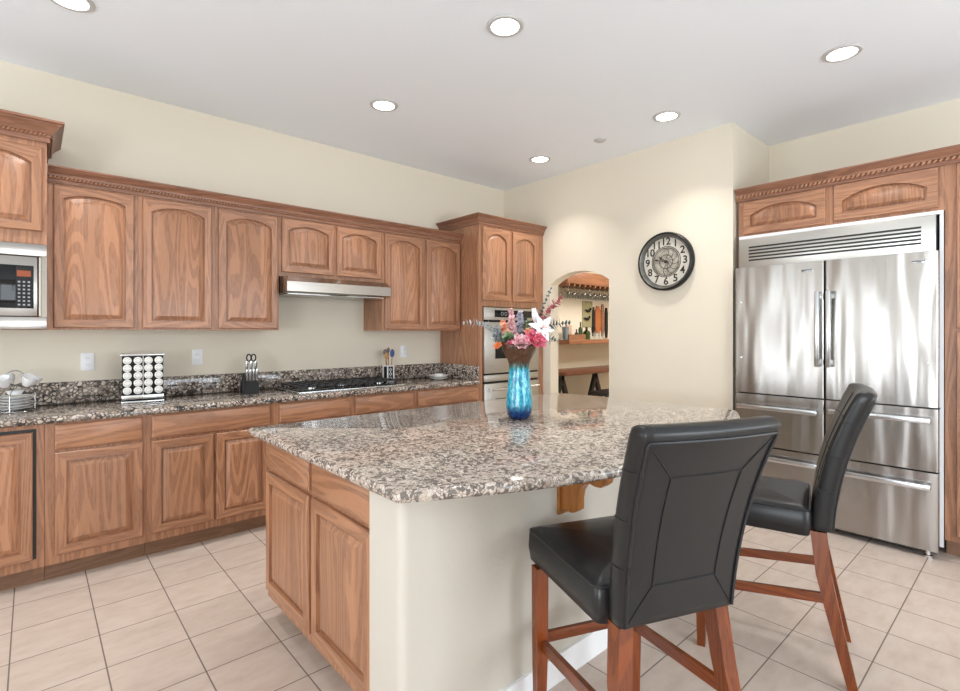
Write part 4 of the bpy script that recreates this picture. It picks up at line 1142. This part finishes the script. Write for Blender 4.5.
for x in (0.22, 1.10):
    g = G()
    for a, b in ((-0.26, 0.12), (0.26, -0.12)):
        g.loops([[(x+a-0.035, 0.28-0.03, 0), (x+a+0.035, 0.28-0.03, 0), (x+a+0.035, 0.28+0.03, 0), (x+a-0.035, 0.28+0.03, 0)],
                 [(x+b*0.2-0.035, 0.28-0.03, 0.7145), (x+b*0.2+0.035, 0.28-0.03, 0.7145), (x+b*0.2+0.035, 0.28+0.03, 0.7145), (x+b*0.2-0.035, 0.28+0.03, 0.7145)]], True, True)
    g.build('leg', 'black_metal', t)
t = thing('bench', 'low black bench in front of the table beyond the arch', 'bench', (6.35, 4.34, 0))
G().box(0, 1.4, 0, 0.32, 0.42, 0.475, 0.012).build('seat', 'leather', t)
for x in (0.08, 1.26):
    for y in (0.03, 0.25): G().box(x, x+0.05, y, y+0.05, 0, 0.4195).build('leg', 'black_metal', t)
ZS = 1.2505
def bottle(name, px, mat, h, r, lab, cat='bottle', y=5.16, neck=True):
    x = nook(px, 335, y).x
    p = [(0, 0), (r, 0), (r, h*0.58), (r*0.8, h*0.66), (r*0.34, h*0.74), (r*0.34, h*0.97), (r*0.4, h*0.97), (r*0.4, h), (0, h)] if neck else [(0, 0), (r*0.85, 0), (r, h*0.9), (r, h), (r*0.9, h), (r*0.8, h*0.06), (0, h*0.06)]
    return tag(G().lathe(p, 20, cap=False).build(name, mat, loc=(x, y, ZS)), lab, cat)
M['dark_bottle'] = plain('dark_bottle', (0.015, 0.025, 0.015), 0.1)
M['amber'] = plain('amber_wood', (0.42, 0.12, 0.03), 0.3)
M['label_pale'] = plain('pale_box_front', (0.50, 0.33, 0.24), 0.5)
M['olive'] = plain('olive_panel', (0.34, 0.31, 0.17), 0.6)
bottle('bottle', 580.5, 'green_glass', 0.29, 0.036, 'green glass wine bottle standing on the bar shelf')
bottle('bottle', 576.5, 'dark_bottle', 0.17, 0.030, 'short dark bottle left of the green bottle on the bar shelf')
bottle('decanter', 586.5, 'green_glass', 0.21, 0.060, 'round greenish decanter right of the green bottle', 'decanter')
for px, lab in ((561, 'clear tumbler at the left end of the bar shelf'), (597, 'clear tumbler near the right end of the bar shelf'), (601.5, 'clear tumbler at the right end of the bar shelf'), (592.5, 'clear tumbler beside the greenish decanter')):
    bottle('tumbler', px, 'glass', 0.11, 0.040, lab, 'glass', neck=False)
bottle('pitcher', 565.5, plain('blue_grey_pitcher', (0.18, 0.22, 0.27), 0.25), 0.21, 0.055, 'blue grey pitcher at the left of the bar shelf', 'pitcher', neck=False)
x = nook(570.5, 335, 5.2).x
tag(G().box(-0.062, 0.062, -0.02, 0.02, 0, 0.24, 0.006).build('wooden_plaque', 'label_pale', loc=(x, 5.24, ZS)), 'pale wooden plaque standing on the bar shelf', 'plaque')
x = nook(576, 335, 5.12).x
b = thing('bottle_crate', 'low brown wooden crate in front of the bottles on bar shelf', 'crate', (x, 5.105, ZS))
G().box(-0.22, 0.22, -0.018, -0.006, 0, 0.085).box(-0.22, 0.22, 0.006, 0.015, 0, 0.085).box(-0.22, -0.205, -0.006, 0.006, 0, 0.085).box(0.205, 0.22, -0.006, 0.006, 0, 0.085).build('slats', 'bar_wood', b)
x0, x1 = nook(582, 310, YB).x, nook(592, 310, YB).x
tag(G().box(0, x1-x0, -0.012, 0, 0, 0.46, 0.002).build('wall_panel', 'olive', loc=(x0, YB, 1.46)), 'narrow olive panel on the bar wall below the glasses', 'wall panel')
for px, pz, lab in ((588.5, 311, 'small dark figure ornament, upper of two on the olive panel'), (587.5, 319, 'small dark figure ornament, lower of two on the olive panel')):
    p = nook(px, pz, YB-0.03)
    g = G(); g.ball((0, 0, 0), 0.05, 2, (1.3, 0.3, 0.55)); g.ball((0.06, 0, 0.035), 0.025, 2, (1, 0.6, 1)); g.prism([(-0.11, 0.02), (-0.05, -0.01), (-0.05, 0.03)], 'y', -0.006, 0.006)
    tag(g.build('ornament', 'black', loc=p), lab, 'ornament', 'dark ornaments on the olive panel')
for px, m, z0, z1, wd, lab in ((593.6, 'black', 1.30, 1.82, 0.08, 'black strip hung on the bar wall right of the olive panel'), (598, 'amber', 1.36, 1.84, 0.17, 'orange brown hanging panel between dark strips on bar wall'),
                               (602.8, 'bar_wood', 1.30, 1.88, 0.10, 'reddish brown hanging strip on the bar wall'), (606.6, 'black', 1.27, 1.82, 0.08, 'black strip hung at the right end of the bar wall')):
    p = nook(px, 320, YB-0.02)
    g = G(); g.loops([[(-wd/2*s, -0.012, 0), (wd/2*s, -0.012, 0), (wd/2*s, 0.012, 0), (-wd/2*s, 0.012, 0)] if i == 0 else [(-wd/2*s, -0.012, zz), (wd/2*s, -0.012, zz), (wd/2*s, 0.012, zz), (-wd/2*s, 0.012, zz)]
                      for i, (s, zz) in enumerate(((0.55, 0), (1.0, (z1-z0)*0.25), (0.9, (z1-z0)*0.8), (0.4, z1-z0)))], True, True)
    tag(g.build('hanging_strip', m, loc=(p.x, YB-0.0125, z0)), lab, 'wall hanging', 'hangings on the bar wall')
